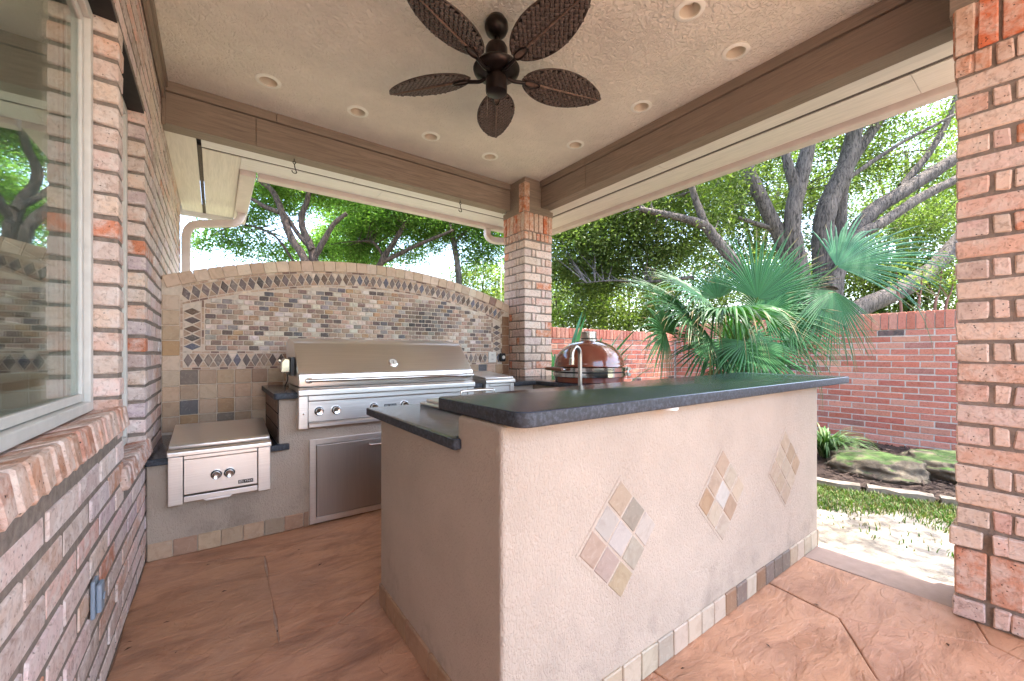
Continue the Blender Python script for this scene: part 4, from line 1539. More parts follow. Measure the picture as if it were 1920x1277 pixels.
for (x, y, l) in LIGHTS:
    t_ = thing('recessed_light', (x, y, ZC), LIGHT_LAB[x, y], 'light', 'recessed downlights in the porch ceiling')
    for nm, me in (('trim_ring', lt_ring), ('reflector', lt_cone), ('bulb', lt_bulb)):
        link(nm, me, t_, Matrix.Translation((x, y, ZC)))

# ------------------------------------------------------------------ ceiling fan with woven leaf blades
FX, FY = 1.483, 2.203
fan = thing('ceiling_fan', (FX, FY, ZC), 'dark bronze ceiling fan with five woven leaf-shaped blades', 'fan')
F0 = (FX, FY, 0)
MB().lathe([(.022, 3.365), (.045, 3.372), (.066, 3.39), (.078, 3.42), (.076, 3.45), (.062, 3.47), (.055, ZC - .0005)], F0, 36).build('canopy', M['bronze'], fan, smooth=45)
MB().lathe([(.013, 3.30), (.013, 3.38)], F0, 18).build('downrod', M['bronze'], fan, smooth=45)
MB().lathe([(.055, 3.165), (.07, 3.17), (.073, 3.19), (.066, 3.20), (.068, 3.215), (.072, 3.225), (.072, 3.285), (.062, 3.305), (.03, 3.315), (.016, 3.32)], F0, 40).build('motor_neck', M['bronze'], fan, smooth=40)
MB().lathe([(.07, 3.105), (.125, 3.118), (.148, 3.135), (.152, 3.15), (.14, 3.168), (.10, 3.176), (.05, 3.178)], F0, 48).build('motor_housing', M['bronze'], fan, smooth=45)
MB().lathe([(.060, 2.995), (.068, 3.0), (.07, 3.01), (.07, 3.085), (.058, 3.09), (.058, 3.11)], F0, 36).build('switch_housing', M['bronze'], fan, smooth=40)
MB().tube([(FX - .052, FY + .03, 3.0), (FX - .052, FY + .03, 2.85)], .0012, 6).build('pull_chain', M['nickel'], fan)
BL0, BL1 = .185, .785
def blade_w(t):
    return .142 * max(0, math.sin(math.pi * min(1, max(0, t)) ** .86)) ** .62
# blade shapes in local coordinates: x outwards, y across, z up; looked at from below
outl = [(BL0 + (BL1 - BL0) * t, blade_w(t)) for t in np.linspace(0, 1, 30)]
ring = [(x, w) for x, w in outl] + [(x, -w) for x, w in outl[::-1][1:-1]]
sheet_ = MB().prism(ring, 'z', .002, .006)
m_sheet = sheet_.mesh('blade', M['dark'])
m_rim = MB().tube([(x, y, .002) for x, y in ring + ring[:1]], .0055, 8, False).mesh('rim', M['rim'], 60)
m_rib = MB().tube([(BL0 + .09, 0, -.0125), (BL0 + .3, 0, -.0125), (BL1 - .01, 0, -.009)], [.008, .007, .004], 8).mesh('midrib', M['rib'], 60)
wv = MB()
pit = .037
for i in range(-40, 41):
    for j in range(-40, 41):
        cx = .48 + (i + j) * pit * .5
        cy = (i - j) * pit * .5
        t = (cx - BL0) / (BL1 - BL0)
        if not 0.015 < t < .985 or abs(cy) > blade_w(t) - .010: continue
        a = R_(45) if (i + j) % 2 else R_(-45)
        ca, sa = math.cos(a), math.sin(a)
        hl, hw2 = pit * .50, pit * .27
        hs_ = [(-1, .0015), (-.5, -.0095), (.5, -.0095), (1, .0015)]
        vs = []
        for u_, h_ in hs_:
            for w_, dh in ((-1, .006), (-.55, 0), (.55, 0), (1, .006)):
                lx, ly = u_ * hl, w_ * hw2
                vs.append((cx + lx * ca - ly * sa, cy + lx * sa + ly * ca, min(.0018, h_ + dh)))
        fs = [(r_ * 4 + c_, (r_ + 1) * 4 + c_, (r_ + 1) * 4 + c_ + 1, r_ * 4 + c_ + 1) for r_ in range(3) for c_ in range(3)]
        wv.add(vs, [tuple(reversed(f)) for f in fs])
m_weave = wv.mesh('weave', M['weave'])
# iron: arm and open teardrop
br_ = MB()
br_.tube(spline([(.055, 0, -.005), (.11, 0, -.03), (.16, 0, -.026), (.20, 0, -.020)], 4), [.012] * 13, 10)
tear = []
for a in np.linspace(0, 2 * math.pi, 26):
    tear.append((.252 - .055 * math.cos(a), .031 * math.sin(a) * (1 - .35 * math.sin((a - math.pi) / 2 + math.pi / 2)), -.0200))
br_.tube(tear, .006, 8, False)
m_iron = br_.mesh('blade_iron', M['bronze'], 50)
m_pad = MB().prism([(x, y * .85) for x, y, _ in tear[:-1]], 'z', -.0165, -.013).mesh('iron_pad', M['rib'])
for k in range(5):
    m = Matrix.Translation((FX, FY, 3.128)) @ Matrix.Rotation(R_(-15.4 + 72 * k), 4, 'Z') @ Matrix.Rotation(R_(-13), 4, 'X')
    bl = link('blade', m_sheet, fan, m)
    for nm, me in (('rim', m_rim), ('midrib', m_rib), ('weave', m_weave), ('blade_iron', m_iron), ('iron_pad', m_pad)):
        link(nm, me, bl, m)

# ------------------------------------------------------------------ garden walls
gw = MB().box(8.004, 8.21, -6, 4.99, GZ - .1, 1.865)
gw = tag(gw.build('garden_wall', M['mortar_garden']), 'long red brick garden wall with a soldier course on top, beyond the boulders', 'wall')
gw2 = MB().box(3.7, 8.2, 5.0045, 5.21, GZ - .1, 1.70)
gw2 = tag(gw2.build('garden_wall', M['mortar_garden']), 'shorter red brick wall meeting the garden wall behind the kamado grill', 'wall')
gq = random.Random(4)
def garden_bricks(parent, fr_, L, z1, u0=0.):
    Pg = Pieces('brick', parent, 299)
    gl, gh = .30, .0915
    zz = GZ
    k = 0
    while zz < z1 - .24:
        x = -(k % 2) * gl / 2 - gq.uniform(0, .02)
        while x < L:
            a, b = max(0, x), min(L, x + gl)
            if b - a > .05:
                m = fr_ @ Matrix.Translation(((a + b) / 2, gq.uniform(-.002, .002), zz + gh / 2))
                w = round((b - a - .013) / .01) * .01
                Pg.add(block(w, .06, gh - .013, 'brick_garden', gq.randrange(4), .005, .0022), m, vary(pick(PAL_GAR, gq), .12, gq), .3)
            x += gl
        zz += gh; k += 1
    x = 0
    while x < L:
        m = fr_ @ Matrix.Translation((x + .0475, -.012, (zz + z1 + .03) / 2))
        Pg.add(block(.086, .20, z1 + .02 - zz, 'brick_garden', gq.randrange(4), .005, .0022), m, vary(pick(PAL_GAR[:3], gq), .1, gq), .2)
        x += .095
    Pg.finish()
garden_bricks(gw, frame((8.0, 4.98, 0), (0, -1, 0), (-1, 0, 0)), 9.0, 1.865)
garden_bricks(gw2, frame((3.7, 5.0, 0), (1, 0, 0), (0, -1, 0)), 4.28, 1.70)

# ------------------------------------------------------------------ boulders, edging stones, grass
def stone(c, rx, ry, rz, seed, rot=0, flat=.75, sub=5):
    bm = bmesh.new()
    bmesh.ops.create_icosphere(bm, subdivisions=sub, radius=1)
    r = random.Random(seed)
    dirs = [(Vector((r.gauss(0, 1), r.gauss(0, 1), r.gauss(0, .7))).normalized(), r.uniform(.72, .95)) for _ in range(12)]
    ph = [r.uniform(0, 6) for _ in range(4)]
    cr, sr = math.cos(rot), math.sin(rot)
    for v in bm.verts:
        p = v.co.copy()
        for d_, k_ in dirs:       # facets
            e = p.dot(d_)
            if e > k_: p -= d_ * (e - k_) * .85
        if p.z > flat: p.z = flat + (p.z - flat) * .25
        p *= 1 + .03 * math.sin(p.x * 7 + ph[0]) * math.sin(p.y * 8 + ph[1]) + .02 * math.sin(p.z * 15 + p.x * 9 + ph[2])
        p *= 1 + .10 * mnoise.fractal(p * 2.2 + Vector((seed, 0, 0)), .9, 2.1, 5) - .05 * abs(mnoise.noise(p * 3.1 + Vector((0, seed, 0))))
        x, y, z = p.x * rx, p.y * ry, p.z * rz
        v.co = (c[0] + x * cr - y * sr, c[1] + x * sr + y * cr, c[2] + z)
    me = bpy.data.meshes.new('boulder')
    bm.to_mesh(me); bm.free()
    me.shade_smooth()
    return me
def add_stone(name, me, mat, label, cat, group):
    me.materials.append(M[mat])
    return tag(link(name, me), label, cat, group)
add_stone('boulder', stone((6.08, 1.28, -.03), .40, .52, .22, 3, .1), 'boulder', 'flat mossy boulder beside the grassy clump in the mulch bed', 'boulder', 'mossy boulders in the mulch bed')
add_stone('boulder', stone((6.75, .72, -.01), .62, .62, .24, 8, .5, .6), 'boulder', 'large grey-green boulder lying behind the mossy one by the brick pillar', 'boulder', 'mossy boulders in the mulch bed')
er = random.Random(6)
y = 4.6
k = 0
while y > -2.2:
    L = er.uniform(.36, .55)
    xm, x2 = edge_x(y - L / 2), edge_x(y - L)
    ang = math.atan2(-L, x2 - edge_x(y))
    bm = bmesh.new()
    bmesh.ops.create_cube(bm, size=1)
    bmesh.ops.subdivide_edges(bm, edges=bm.edges[:], cuts=3, use_grid_fill=True)
    for v in bm.verts:
        p = v.co
        p = Vector((p.x * (L - .025), p.y * .13 * (1 + .15 * math.sin(p.x * 9 + k)), p.z * .10))
        p += Vector((er.uniform(-.006, .006), er.uniform(-.008, .008), er.uniform(-.007, .007)))
        v.co = (xm + p.x * math.cos(ang) - p.y * math.sin(ang), y - L / 2 + p.x * math.sin(ang) + p.y * math.cos(ang), GZ + .035 + p.z)
    me = bpy.data.meshes.new('edging_stone')
    bm.to_mesh(me); bm.free()
    me.shade_smooth()
    me.set_sharp_from_angle(angle=R_(35))
    add_stone('edging_stone', me, 'edging', 'rough grey stone block in the low edging between lawn and mulch', 'stone', 'edging stones along the bed')
    y -= L; k += 1

def blades(n, area, z, h, w, cols, seed, lean=.5):
    """area(rs) -> x, y ; numpy mesh of bent blades"""
    rs = np.random.RandomState(seed)
    V = np.zeros((n, 5, 3), dtype=np.float32)
    xy = np.array([area(rs) for _ in range(n)])
    a = rs.uniform(0, 2 * np.pi, n)
    hh = h * rs.uniform(.5, 1.2, n)
    ww = w * rs.uniform(.7, 1.3, n)
    ln_ = lean * rs.uniform(.1, 1, n) * hh
    t = np.stack([np.cos(a), np.sin(a)], 1)
    s = np.stack([-np.sin(a), np.cos(a)], 1)
    base = np.column_stack([xy, np.full(n, z)])
    for i, (f, lw) in enumerate(((0, 1), (0, -1), (.6, .8), (.6, -.8), (1, 0))):
        V[:, i, :2] = base[:, :2] + s * (ww * lw)[:, None] + t * (ln_ * f ** 2)[:, None]
        V[:, i, 2] = base[:, 2] + hh * f * (1 - .25 * f * lean)
    F = np.array([(0, 1, 3, 2)]), np.array([(2, 3, 4)])
    me = bpy.data.meshes.new('grass')
    off = (np.arange(n) * 5)[:, None]
    q = (np.array([[0, 1, 3, 2]]) + off)
    tr = (np.array([[2, 3, 4]]) + off)
    me.from_pydata(V.reshape(-1, 3).tolist(), [], q.tolist() + tr.tolist())
    cc = np.array(cols)[rs.randint(0, len(cols), n)] * rs.uniform(.75, 1.25, (n, 1))
    at_ = me.attributes.new('Col', 'FLOAT_COLOR', 'POINT')
    at_.data.foreach_set('color', np.column_stack([np.repeat(cc, 5, 0), np.ones(n * 5)]).astype(np.float32).ravel())
    me.materials.append(M['blade'])
    return me
def garea(rs):
    while True:
        y = rs.uniform(-2.2, 4.0)
        x = rs.uniform(3.9, edge_x(y) - .06)
        # thins out towards the patio in uneven patches
        f = (x - 4.25 - .25 * math.sin(y * 3.1) - .12 * math.sin(y * 7.7 + 1)) / .55
        f -= .9 * max(0, math.sin(x * 6.1 + 1.7 * math.sin(y * 4.3)) * math.sin(y * 5.3 + x))
        if rs.rand() < min(1, max(.03, f)): return x, y
me = blades(26000, garea, GZ + .02, .055, .004, [(.07, .15, .025), (.11, .19, .035), (.05, .10, .02), (.19, .18, .075), (.15, .13, .06)], 2, .9)
o = link('grass', me); o['kind'] = 'stuff'; o['label'] = 'thin green lawn grass fading into pale sandy soil'; o['category'] = 'grass'
# mulch chips
cr_ = random.Random(12)
mb = MB()
for k in range(3500):
    y = cr_.uniform(-1.5, 4.5); x = cr_.uniform(edge_x(y) + .08, 7.9)
    a = cr_.uniform(0, 6.28); l, w = cr_.uniform(.015, .05), cr_.uniform(.005, .012)
    z = GZ + .075 + cr_.uniform(-.012, .018)
    c, s = math.cos(a), math.sin(a)
    t1, t2 = cr_.uniform(-.012, .012), cr_.uniform(-.006, .006)
    q = [(-l, -w, -t1 - t2), (l, -w, t1 - t2), (l, w, t1 + t2), (-l, w, -t1 + t2)]
    mb.add([(x + p * c - q_ * s, y + p * s + q_ * c, z + h) for p, q_, h in q], [(0, 1, 2, 3)])
o = mb.build('mulch_chips', M['mulch']); o['kind'] = 'stuff'; o['label'] = 'loose dark wood chips covering the planting bed'; o['category'] = 'mulch'

# strap-leaved clumps
def strap_clump(name, c, n, L, w, cols, seed, label, cat, droop=1.0, spread=1.0, group=None, fold=.3):
    r = random.Random(seed)
    th_ = thing(name, c, label, cat, group)
    for half in range(1):
        mb = MB()
        for k in range(n):
            a = r.uniform(0, 6.283)
            t = Vector((math.cos(a), math.sin(a), 0)); s = Vector((-t.y, t.x, 0))
            l = L * r.uniform(.65, 1.1)
            e0 = R_(r.uniform(55, 88)) if spread < 1.5 else R_(r.uniform(35, 85))
            p = Vector(c) + t * r.uniform(0, .05) * spread + Vector((r.uniform(-.03, .03), r.uniform(-.03, .03), 0))
            el = e0
            ring = []
            ns = 8
            for i in range(ns + 1):
                f = i / ns
                ww = w * (math.sin(math.pi * min(1, .22 + f * .78)) ** .7 if f < .98 else .02) * r.uniform(.95, 1.05)
                ring.append((p.copy(), ww, el))
                p = p + (t * math.cos(el) + Vector((0, 0, math.sin(el)))) * (l / ns)
                el -= droop * R_(9) * (1 + f * 2.2)
            vs, fs = [], []
            for q, ww, e_ in ring:
                up = Vector((0, 0, 1)) * math.cos(e_) - t * math.sin(e_)
                vs += [q - s * ww + up * ww * fold, q, q + s * ww + up * ww * fold]
            for i in range(ns):
                fs += [(i * 3, i * 3 + 1, i * 3 + 4, i * 3 + 3), (i * 3 + 1, i * 3 + 2, i * 3 + 5, i * 3 + 4)]
            mb.add(vs, fs, vary(r.choice(cols), .2, r))
        mb.build('leaves', M['palm'], th_, smooth=60)
    return th_
strap_clump('liriope_clump', (6.42, 1.86, GZ + .05), 190, .66, .0085, [(.08, .17, .05), (.14, .24, .08), (.24, .32, .16), (.05, .11, .03)], 5, 'tufted clump of narrow striped leaves beside the mossy boulder', 'plant', 1.0, 1.0)
strap_clump('agave_plant', (4.27, 4.6, GZ), 26, 2.05, .06, [(.05, .17, .09), (.07, .21, .12), (.04, .13, .05)], 9, 'broad-leaved green plant rising between the pillar and the kamado grill', 'plant', .16, 1.0)
strap_clump('agave_plant', (4.85, 4.6, GZ), 26, 1.95, .04, [(.05, .17, .07), (.07, .20, .10)], 10, 'lower broad-leaved plant behind the kamado grill in front of the brick wall', 'plant', .30, 1.0)

# ------------------------------------------------------------------ fan palm
PALM_C = [(.03, .13, .05), (.025, .125, .06), (.035, .165, .085), (.05, .19, .12), (.06, .20, .16), (.03, .14, .04)]
def palm_leaf(c, e1, n, Rl, seed, span=250, droop=.25, cone=.0, tint=None):
    """fan leaf: hub c, midrib direction e1, upper side n"""
    r = random.Random(seed)
    e1 = Vector(e1).normalized()
    n = (Vector(n) - e1 * Vector(n).dot(e1)).normalized()
    e2 = n.cross(e1)
    N_ = 46
    mb = MB()
    base = tint or r.choice(PALM_C)
    dphi = R_(span) / N_
    for k in range(N_):
        ph = -R_(span) / 2 + (k + .5) * dphi
        edge = abs(ph) / (R_(span) / 2)
        L = Rl * (1 - .30 * edge ** 2) * r.uniform(.9, 1.08)
        split = .43 * (1 - .1 * edge)
        col = vary(base, .22, r)
        jd = r.gauss(0, .05)
        dr = (droop + .02) * r.uniform(.5, 1.7) * (1 if r.random() > .2 else 2.4)
        ns = 9
        vs = []
        for i in range(ns + 1):
            f = i / ns
            rr = L * (.015 + .985 * f)
            d = e1 * math.cos(ph + jd * max(0, f - split)) + e2 * math.sin(ph + jd * max(0, f - split))
            q = Vector(c) + d * rr + n * (cone * rr * (1 - .5 * f))
            g = max(0, f - split * .7)
            q.z -= dr * L * g * g * 1.5
            if g > .25: q -= d * dr * L * (g - .25) ** 2 * .8
            if f <= split: w = rr * math.tan(dphi / 2) * 1.02
            else: w = L * split * math.tan(dphi / 2) * (1 - (f - split) / (1 - split)) ** .75 + .0008
            s = (e2 * math.cos(ph) - e1 * math.sin(ph))
            fold = w * .55
            vs += [q - s * w - n * fold * .5, q + n * fold * .5, q + s * w - n * fold * .5]
        fs = []
        for i in range(ns):
            fs += [(i * 3, i * 3 + 1, i * 3 + 4, i * 3 + 3), (i * 3 + 1, i * 3 + 2, i * 3 + 5, i * 3 + 4)]
        mb.add(vs, fs, col)
        if r.random() < .5:      # dry tip
            mb.c[-6:] = [(.20, .15, .07)] * 6
    return mb
palm_base = W(1388, 760, 5.6); palm_base.z = GZ
palm = thing('fan_palm', palm_base, 'green fan palm with big pleated leaves in front of the garden wall', 'palm')
crown_c = W(1388, 672, 5.6)
MB().tube(spline([palm_base, palm_base.lerp(crown_c, .5) + Vector((.03, .02, 0)), crown_c + Vector((0, 0, .1))], 6), [.15] * 6 + [.13] * 7, 16, True, .12, 5).build('trunk', M['bark_warm'], palm, smooth=50)
VIEW = Vector((SN, CS, 0)); RIGHT = Vector((CS, -SN, 0)); UP = Vector((0, 0, 1))
def vd(x, y, z):     # direction from right / up / towards-the-house components
    return RIGHT * x + UP * y - VIEW * z
# hub position (pixel, depth), midrib direction, upper side, radius, span, droop
PL = [
    ((1249, 624), 4.9, vd(-.55, .55, .45), vd(0.350, 0.300, 0.900), .66, 300, .20, (0.045, 0.132, 0.058)),
    ((1318, 556), 5.2, vd(-.85, .42, .1), vd(0.350, 0.800, 0.450), .95, 190, .20, (0.030, 0.104, 0.047)),
    ((1345, 560), 5.7, vd(-.2, .9, -.1), vd(-.1, .2, .95), .62, 160, .10, (0.045, 0.144, 0.080)),
    ((1372, 586), 4.9, vd(0.300, 0.100, 0.900), vd(.05, 1, .1), .85, 300, .55, (0.030, 0.104, 0.030)),
    ((1352, 590), 4.9, vd(-.6, .15, .7), vd(.1, 1, .2), .72, 230, .60, (0.040, 0.128, 0.052)),
    ((1420, 560), 5.4, vd(.35, .95, 0), vd(-.25, .1, .95), 1.02, 170, .05, (0.045, 0.152, 0.074)),
    ((1432, 590), 5.3, vd(0.750, 0.450, 0.150), vd(-.4, .5, .75), .86, 230, .22, (0.030, 0.132, 0.047)),
    ((1400, 640), 5.0, vd(.25, -.55, .5), vd(0.100, 0.450, 0.850), .85, 240, .15, (0.040, 0.152, 0.058)),
    ((1340, 640), 5.2, vd(-.45, -.5, .45), vd(-.2, .5, .8), .75, 230, .25, (0.030, 0.112, 0.047)),
    ((1388, 650), 5.5, vd(.0, .9, -.3), vd(0, .3, .9), .70, 170, .10, (0.025, 0.096, 0.030)),
    ((1568, 500), 5.2, vd(0.900, 0.420, 0.150), vd(-.30, .55, .75), 1.28, 150, .26, (0.040, 0.144, 0.080)),
    ((1563, 545), 5.1, vd(-.25, -.95, .2), vd(0.150, 0.250, 0.950), .95, 150, .12, (0.040, 0.136, 0.063)),
    ((1470, 640), 5.6, vd(.65, -.1, .4), vd(-.1, .8, .5), .70, 220, .35, (0.030, 0.120, 0.041)),
    ((1425, 668), 5.3, vd(.3, -.3, .5), vd(0, .7, .6), .6, 260, .4, (0.035, 0.136, 0.036)),
    ((1362, 680), 5.4, vd(-.3, -.2, .5), vd(0, .7, .6), .55, 260, .4, (0.030, 0.104, 0.030)),
]
PL += [((1285, 575), 5.3, vd(-.9, .38, .15), vd(.25, .8, .5), 1.0, 120, .16, (.035, .125, .05)), ((1480, 600), 5.2, vd(.8, -.1, .3), vd(-.1, .7, .7), .8, 190, .3, (.035, .13, .05)), ((1395, 690), 5.2, vd(.25, -.9, .3), vd(0.100, 0.300, 0.950), .55, 120, .1, (0.170, 0.120, 0.060)), ((1350, 690), 5.3, vd(-.35, -.9, .2), vd(-.1, .3, .95), .5, 110, .1, (0.150, 0.110, 0.060)),
       ((1300, 600), 5.0, vd(-.75, .25, .45), vd(0.200, 0.750, 0.600), .78, 210, .35, (0.030, 0.096, 0.036)), ((1455, 560), 5.6, vd(.5, .8, -.1), vd(-.4, .25, .85), .9, 130, .12, (0.035, 0.112, 0.036))]
for i, ((px, py), d_, e1, nn, Rl, span, dr, tint) in enumerate(PL):
    c = W(px, py, d_)
    tint = (tint[0] * 1.0, tint[1] * .95, tint[2] * .8)
    lf = palm_leaf(c, e1, nn, Rl, 100 + i, span, dr, .06, tint).build('leaf', M['palm'], palm)
    mid = (crown_c + c) / 2 + UP * .08 * (1 if py < 640 else .3)
    MB().tube(spline([crown_c - UP * .05, mid, c + Vector(e1).normalized() * .02], 6), [.016] * 6 + [.011] * 7, 8, col=(.10, .17, .05)).build('petiole', M['palm'], lf, smooth=60)

# ------------------------------------------------------------------ trees
def leaf_cloud(centers, per, sig, size, cols, seed, up=.5):
    rs = np.random.RandomState(seed)
    C_ = np.repeat(np.array([tuple(c) for c in centers]), per, 0)
    n = len(C_)
    sg = np.repeat(rs.uniform(.6, 1.35, len(centers)), per)[:, None]
    P_ = C_ + rs.normal(0, 1, (n, 3)) * np.array([sig, sig, sig * .62]) * sg
    nr = rs.normal(0, 1, (n, 3)); nr[:, 2] = np.abs(nr[:, 2]) + up
    nr /= np.linalg.norm(nr, axis=1)[:, None]
    t = rs.normal(0, 1, (n, 3)); t -= nr * (t * nr).sum(1)[:, None]
    t /= np.linalg.norm(t, axis=1)[:, None]
    b = np.cross(nr, t)
    L = (size * rs.uniform(.6, 1.35, n))[:, None]
    Wd = L * rs.uniform(.34, .5, n)[:, None]
    V = np.empty((n, 4, 3), dtype=np.float32)
    V[:, 0] = P_ - t * L * .5
    V[:, 1] = P_ + b * Wd * .5 + nr * L * .06
    V[:, 2] = P_ + t * L * .5 - nr * L * .10
    V[:, 3] = P_ - b * Wd * .5 + nr * L * .06
    cl = np.array(cols)[rs.randint(0, len(cols), len(centers))]
    cl = np.repeat(cl * rs.uniform(.75, 1.25, (len(centers), 1)), per, 0) * rs.uniform(.65, 1.4, (n, 1))
    me = bpy.data.meshes.new('crown')
    me.vertices.add(n * 4); me.loops.add(n * 4); me.polygons.add(n)
    me.vertices.foreach_set('co', V.reshape(-1))
    me.loops.foreach_set('vertex_index', np.arange(n * 4, dtype=np.int32))
    me.polygons.foreach_set('loop_start', np.arange(0, n * 4, 4, dtype=np.int32))
    me.update(calc_edges=True)
    a = me.attributes.new('Col', 'FLOAT_COLOR', 'POINT')
    a.data.foreach_set('color', np.column_stack([np.repeat(cl, 4, 0), np.ones(n * 4)]).astype(np.float32).ravel())
    me.materials.append(M['leaf'])
    return me
def blob_points(blobs, seed):
    rs = np.random.RandomState(seed)
    out = []
    for c, rad, n in blobs:
        v = rs.normal(0, 1, (n, 3)); v /= np.linalg.norm(v, axis=1)[:, None]
        v *= rs.uniform(.25, 1, (n, 1)) ** .5
        out += [Vector(c) + Vector((x * rad[0], y * rad[1], z * rad[2])) for x, y, z in v]
    return out
def tree(name, base, limbs, blobs, label, per, sig, size, cols, bark, seed, twigs=60, group=None, cat='tree'):
    """limbs: list of (points, r0, r1)"""
    t_ = thing(name, base, label, cat, group)
    cen = blob_points(blobs, seed)
    mb = MB()
    ends = []
    for k, (pts, r0, r1) in enumerate(limbs):
        sp = spline(pts, 6)
        m = len(sp)
        mb.tube(sp, [r0 + (r1 - r0) * i / (m - 1) for i in range(m)], 12, True, .10, seed + k)
        ends += sp[m // 3:]
    mb.build('trunk', M[bark], t_, smooth=50)
    r = random.Random(seed)
    br2 = MB()
    for c in r.sample(cen, min(twigs, len(cen))):
        e = min(ends, key=lambda q: (q - c).length + r.uniform(0, .4))
        if (e - c).length > 4: continue
        mid = (e + c) / 2 + Vector((r.uniform(-.2, .2), r.uniform(-.2, .2), r.uniform(-.1, .25)))
        q = spline([e, mid, c], 4)
        br2.tube(q, [.017 - .012 * i / (len(q) - 1) for i in range(len(q))], 6)
    if br2.v: br2.build('branches', M[bark], t_, smooth=60)['kind'] = 'stuff'
    link('crown', leaf_cloud(cen, per, sig, size, cols, seed), t_)
    return t_
def WP(lst, d):
    return [W(p[0], p[1], d + (p[2] if len(p) > 2 else 0)) for p in lst]
G_OAK = [(.10, .145, .04), (.14, .18, .052), (.075, .11, .034), (.175, .21, .075), (.13, .16, .058)]
G_BRT = [(.125, .235, .05), (.18, .29, .065), (.10, .19, .045), (.22, .33, .09)]
G_YEL = [(.15, .20, .045), (.20, .24, .07), (.10, .15, .035), (.13, .16, .07)]
def rad(px, d): return px / FPX * d * .78

# the great oak beyond the garden wall
D = 11.0
ob_ = W(1515, 700, D); ob_.z = GZ
root_pt = W(1512, 610, D)
limbs = [
    (WP([(1500, 640), (1500, 560), (1468, 455), (1447, 412), (1408, 330), (1385, 255), (1372, 170)], D), rad(20, D), rad(11, D)),
    (WP([(1515, 660), (1507, 560), (1487, 448), (1487, 394), (1503, 330), (1518, 262), (1535, 190)], D - .2), rad(22, D), rad(13, D)),
    (WP([(1492, 352), (1478, 310), (1470, 270)], D - .2), rad(13, D), rad(8, D)),
    ([W(1535, 700, D)] + WP([(1548, 560), (1543, 434), (1556, 376), (1588, 304), (1604, 235), (1612, 160)], D + .1), rad(27, D), rad(14, D)),
    (WP([(1565, 560), (1572, 440), (1577, 370), (1592, 310), (1640, 240), (1672, 190), (1720, 120)], D + .5), rad(18, D), rad(8, D)),
    (WP([(1555, 560), (1575, 480), (1603, 440), (1634, 398), (1706, 351), (1800, 292), (1900, 230)], D - .1), rad(22, D), rad(12, D)),
    (WP([(1560, 540), (1600, 452), (1652, 419), (1724, 372), (1800, 333), (1900, 290)], D - .4), rad(13, D), rad(9, D)),
    (WP([(1560, 660), (1598, 588), (1674, 552), (1746, 505), (1805, 445), (1880, 380)], D - .6), rad(22, D), rad(14, D)),
    (WP([(1690, 350), (1740, 290), (1775, 230), (1800, 160)], D + .3), rad(9, D), rad(5, D)),
    (WP([(1590, 335), (1640, 300), (1700, 262), (1790, 215)], D), rad(6, D), rad(3, D)),
    (WP([(1455, 430), (1420, 420), (1385, 408)], D), rad(7, D), rad(4, D)),
]
blobs = []
for (px, py, dd, rx, rz, n) in [(1395, 300, 2.0, 1.5, 1.1, 60), (1560, 300, 2.4, 1.6, 1.2, 70), (1480, 420, 3.0, 1.6, 1.1, 80), (1350, 380, 2.6, 1.5, 1.0, 80), (1650, 330, 2.8, 1.5, .9, 36),
                               (1720, 240, 1.2, 1.4, .8, 34), (1620, 180, .6, 1.6, .9, 50), (1450, 180, .5, 1.7, 1.0, 60), (1760, 420, 3.0, 1.5, 1.0, 75), (1660, 470, 3.4, 1.7, 1.0, 80), (1780, 330, 1.6, .9, .7, 24), (1740, 520, 3.0, 1.5, .8, 70),
                               (1500, 60, -.5, 2.6, 1.2, 70), (1700, 20, -.5, 2.6, 1.2, 60), (1340, 470, 3.4, 1.4, .8, 60), (1560, 520, 3.6, 1.7, .8, 50)]:
    blobs.append((W(px, py, D + dd), (rx, rx, rz), n))
for c_, r_, n_ in (((7.2, -1.8, 7.2), (2.6, 2.0, .9), 60), ((9.2, .2, 7.6), (2.4, 2.2, 1.0), 46), ((6.0, .6, 6.6), (1.6, 1.8, .7), 16), ((9.5, -3.2, 7.4), (2.2, 1.8, .9), 34)):  # out-of-view crown added towards the sun to dapple sand and bed with shade
    blobs.append((Vector(c_), r_, n_))
limbs.append(([W(1900, 230, D - .1), Vector((11.2, .6, 7.2)), Vector((9.2, -.6, 7.4)), Vector((7.0, -1.6, 7.2))], rad(12, D), .05))  # limb carrying the added shading crown
tree('oak_tree', ob_, limbs, blobs, 'huge spreading oak with several thick trunks beyond the garden wall', 84, .36, .11, G_OAK, 'bark', 301, 90)

# leaning trunk left of the oak
D = 9.6
tb = W(1432, 640, D); tb.z = GZ
limbs = [([tb] + WP([(1440, 600), (1391, 513), (1344, 452), (1322, 424), (1286, 411), (1238, 400), (1200, 392)], D), rad(17, D), rad(6, D)),
         (WP([(1338, 446), (1322, 419), (1306, 380), (1296, 345), (1290, 300)], D), rad(10, D), rad(6, D)),
         (WP([(1300, 520), (1220, 528), (1150, 526), (1100, 530)], D + 1), rad(5, D), rad(1, D))]
blobs = [(W(px, py, D + dd), (rx, rx, rz), n) for (px, py, dd, rx, rz, n) in [(1250, 430, 1.5, 1.3, .8, 95), (1150, 440, 2.0, 1.3, .8, 110), (1080, 470, 2.4, 1.2, .8, 110), (1290, 340, 1.2, 1.2, .8, 70), (1180, 390, 1.6, 1.1, .6, 70), (1100, 520, 2.6, 1.2, .6, 80), (1200, 500, 2.2, 1.3, .6, 80), (1060, 420, 2.2, .7, .5, 40)]]
blobs += [(Vector((6.8, 3.9, 6.2)), (2.0, 1.5, .6), 62), (Vector((5.9, 2.6, 6.3)), (1.3, 1.2, .5), 18)]  # crown extension hidden by the porch beam, added to shade the short wall
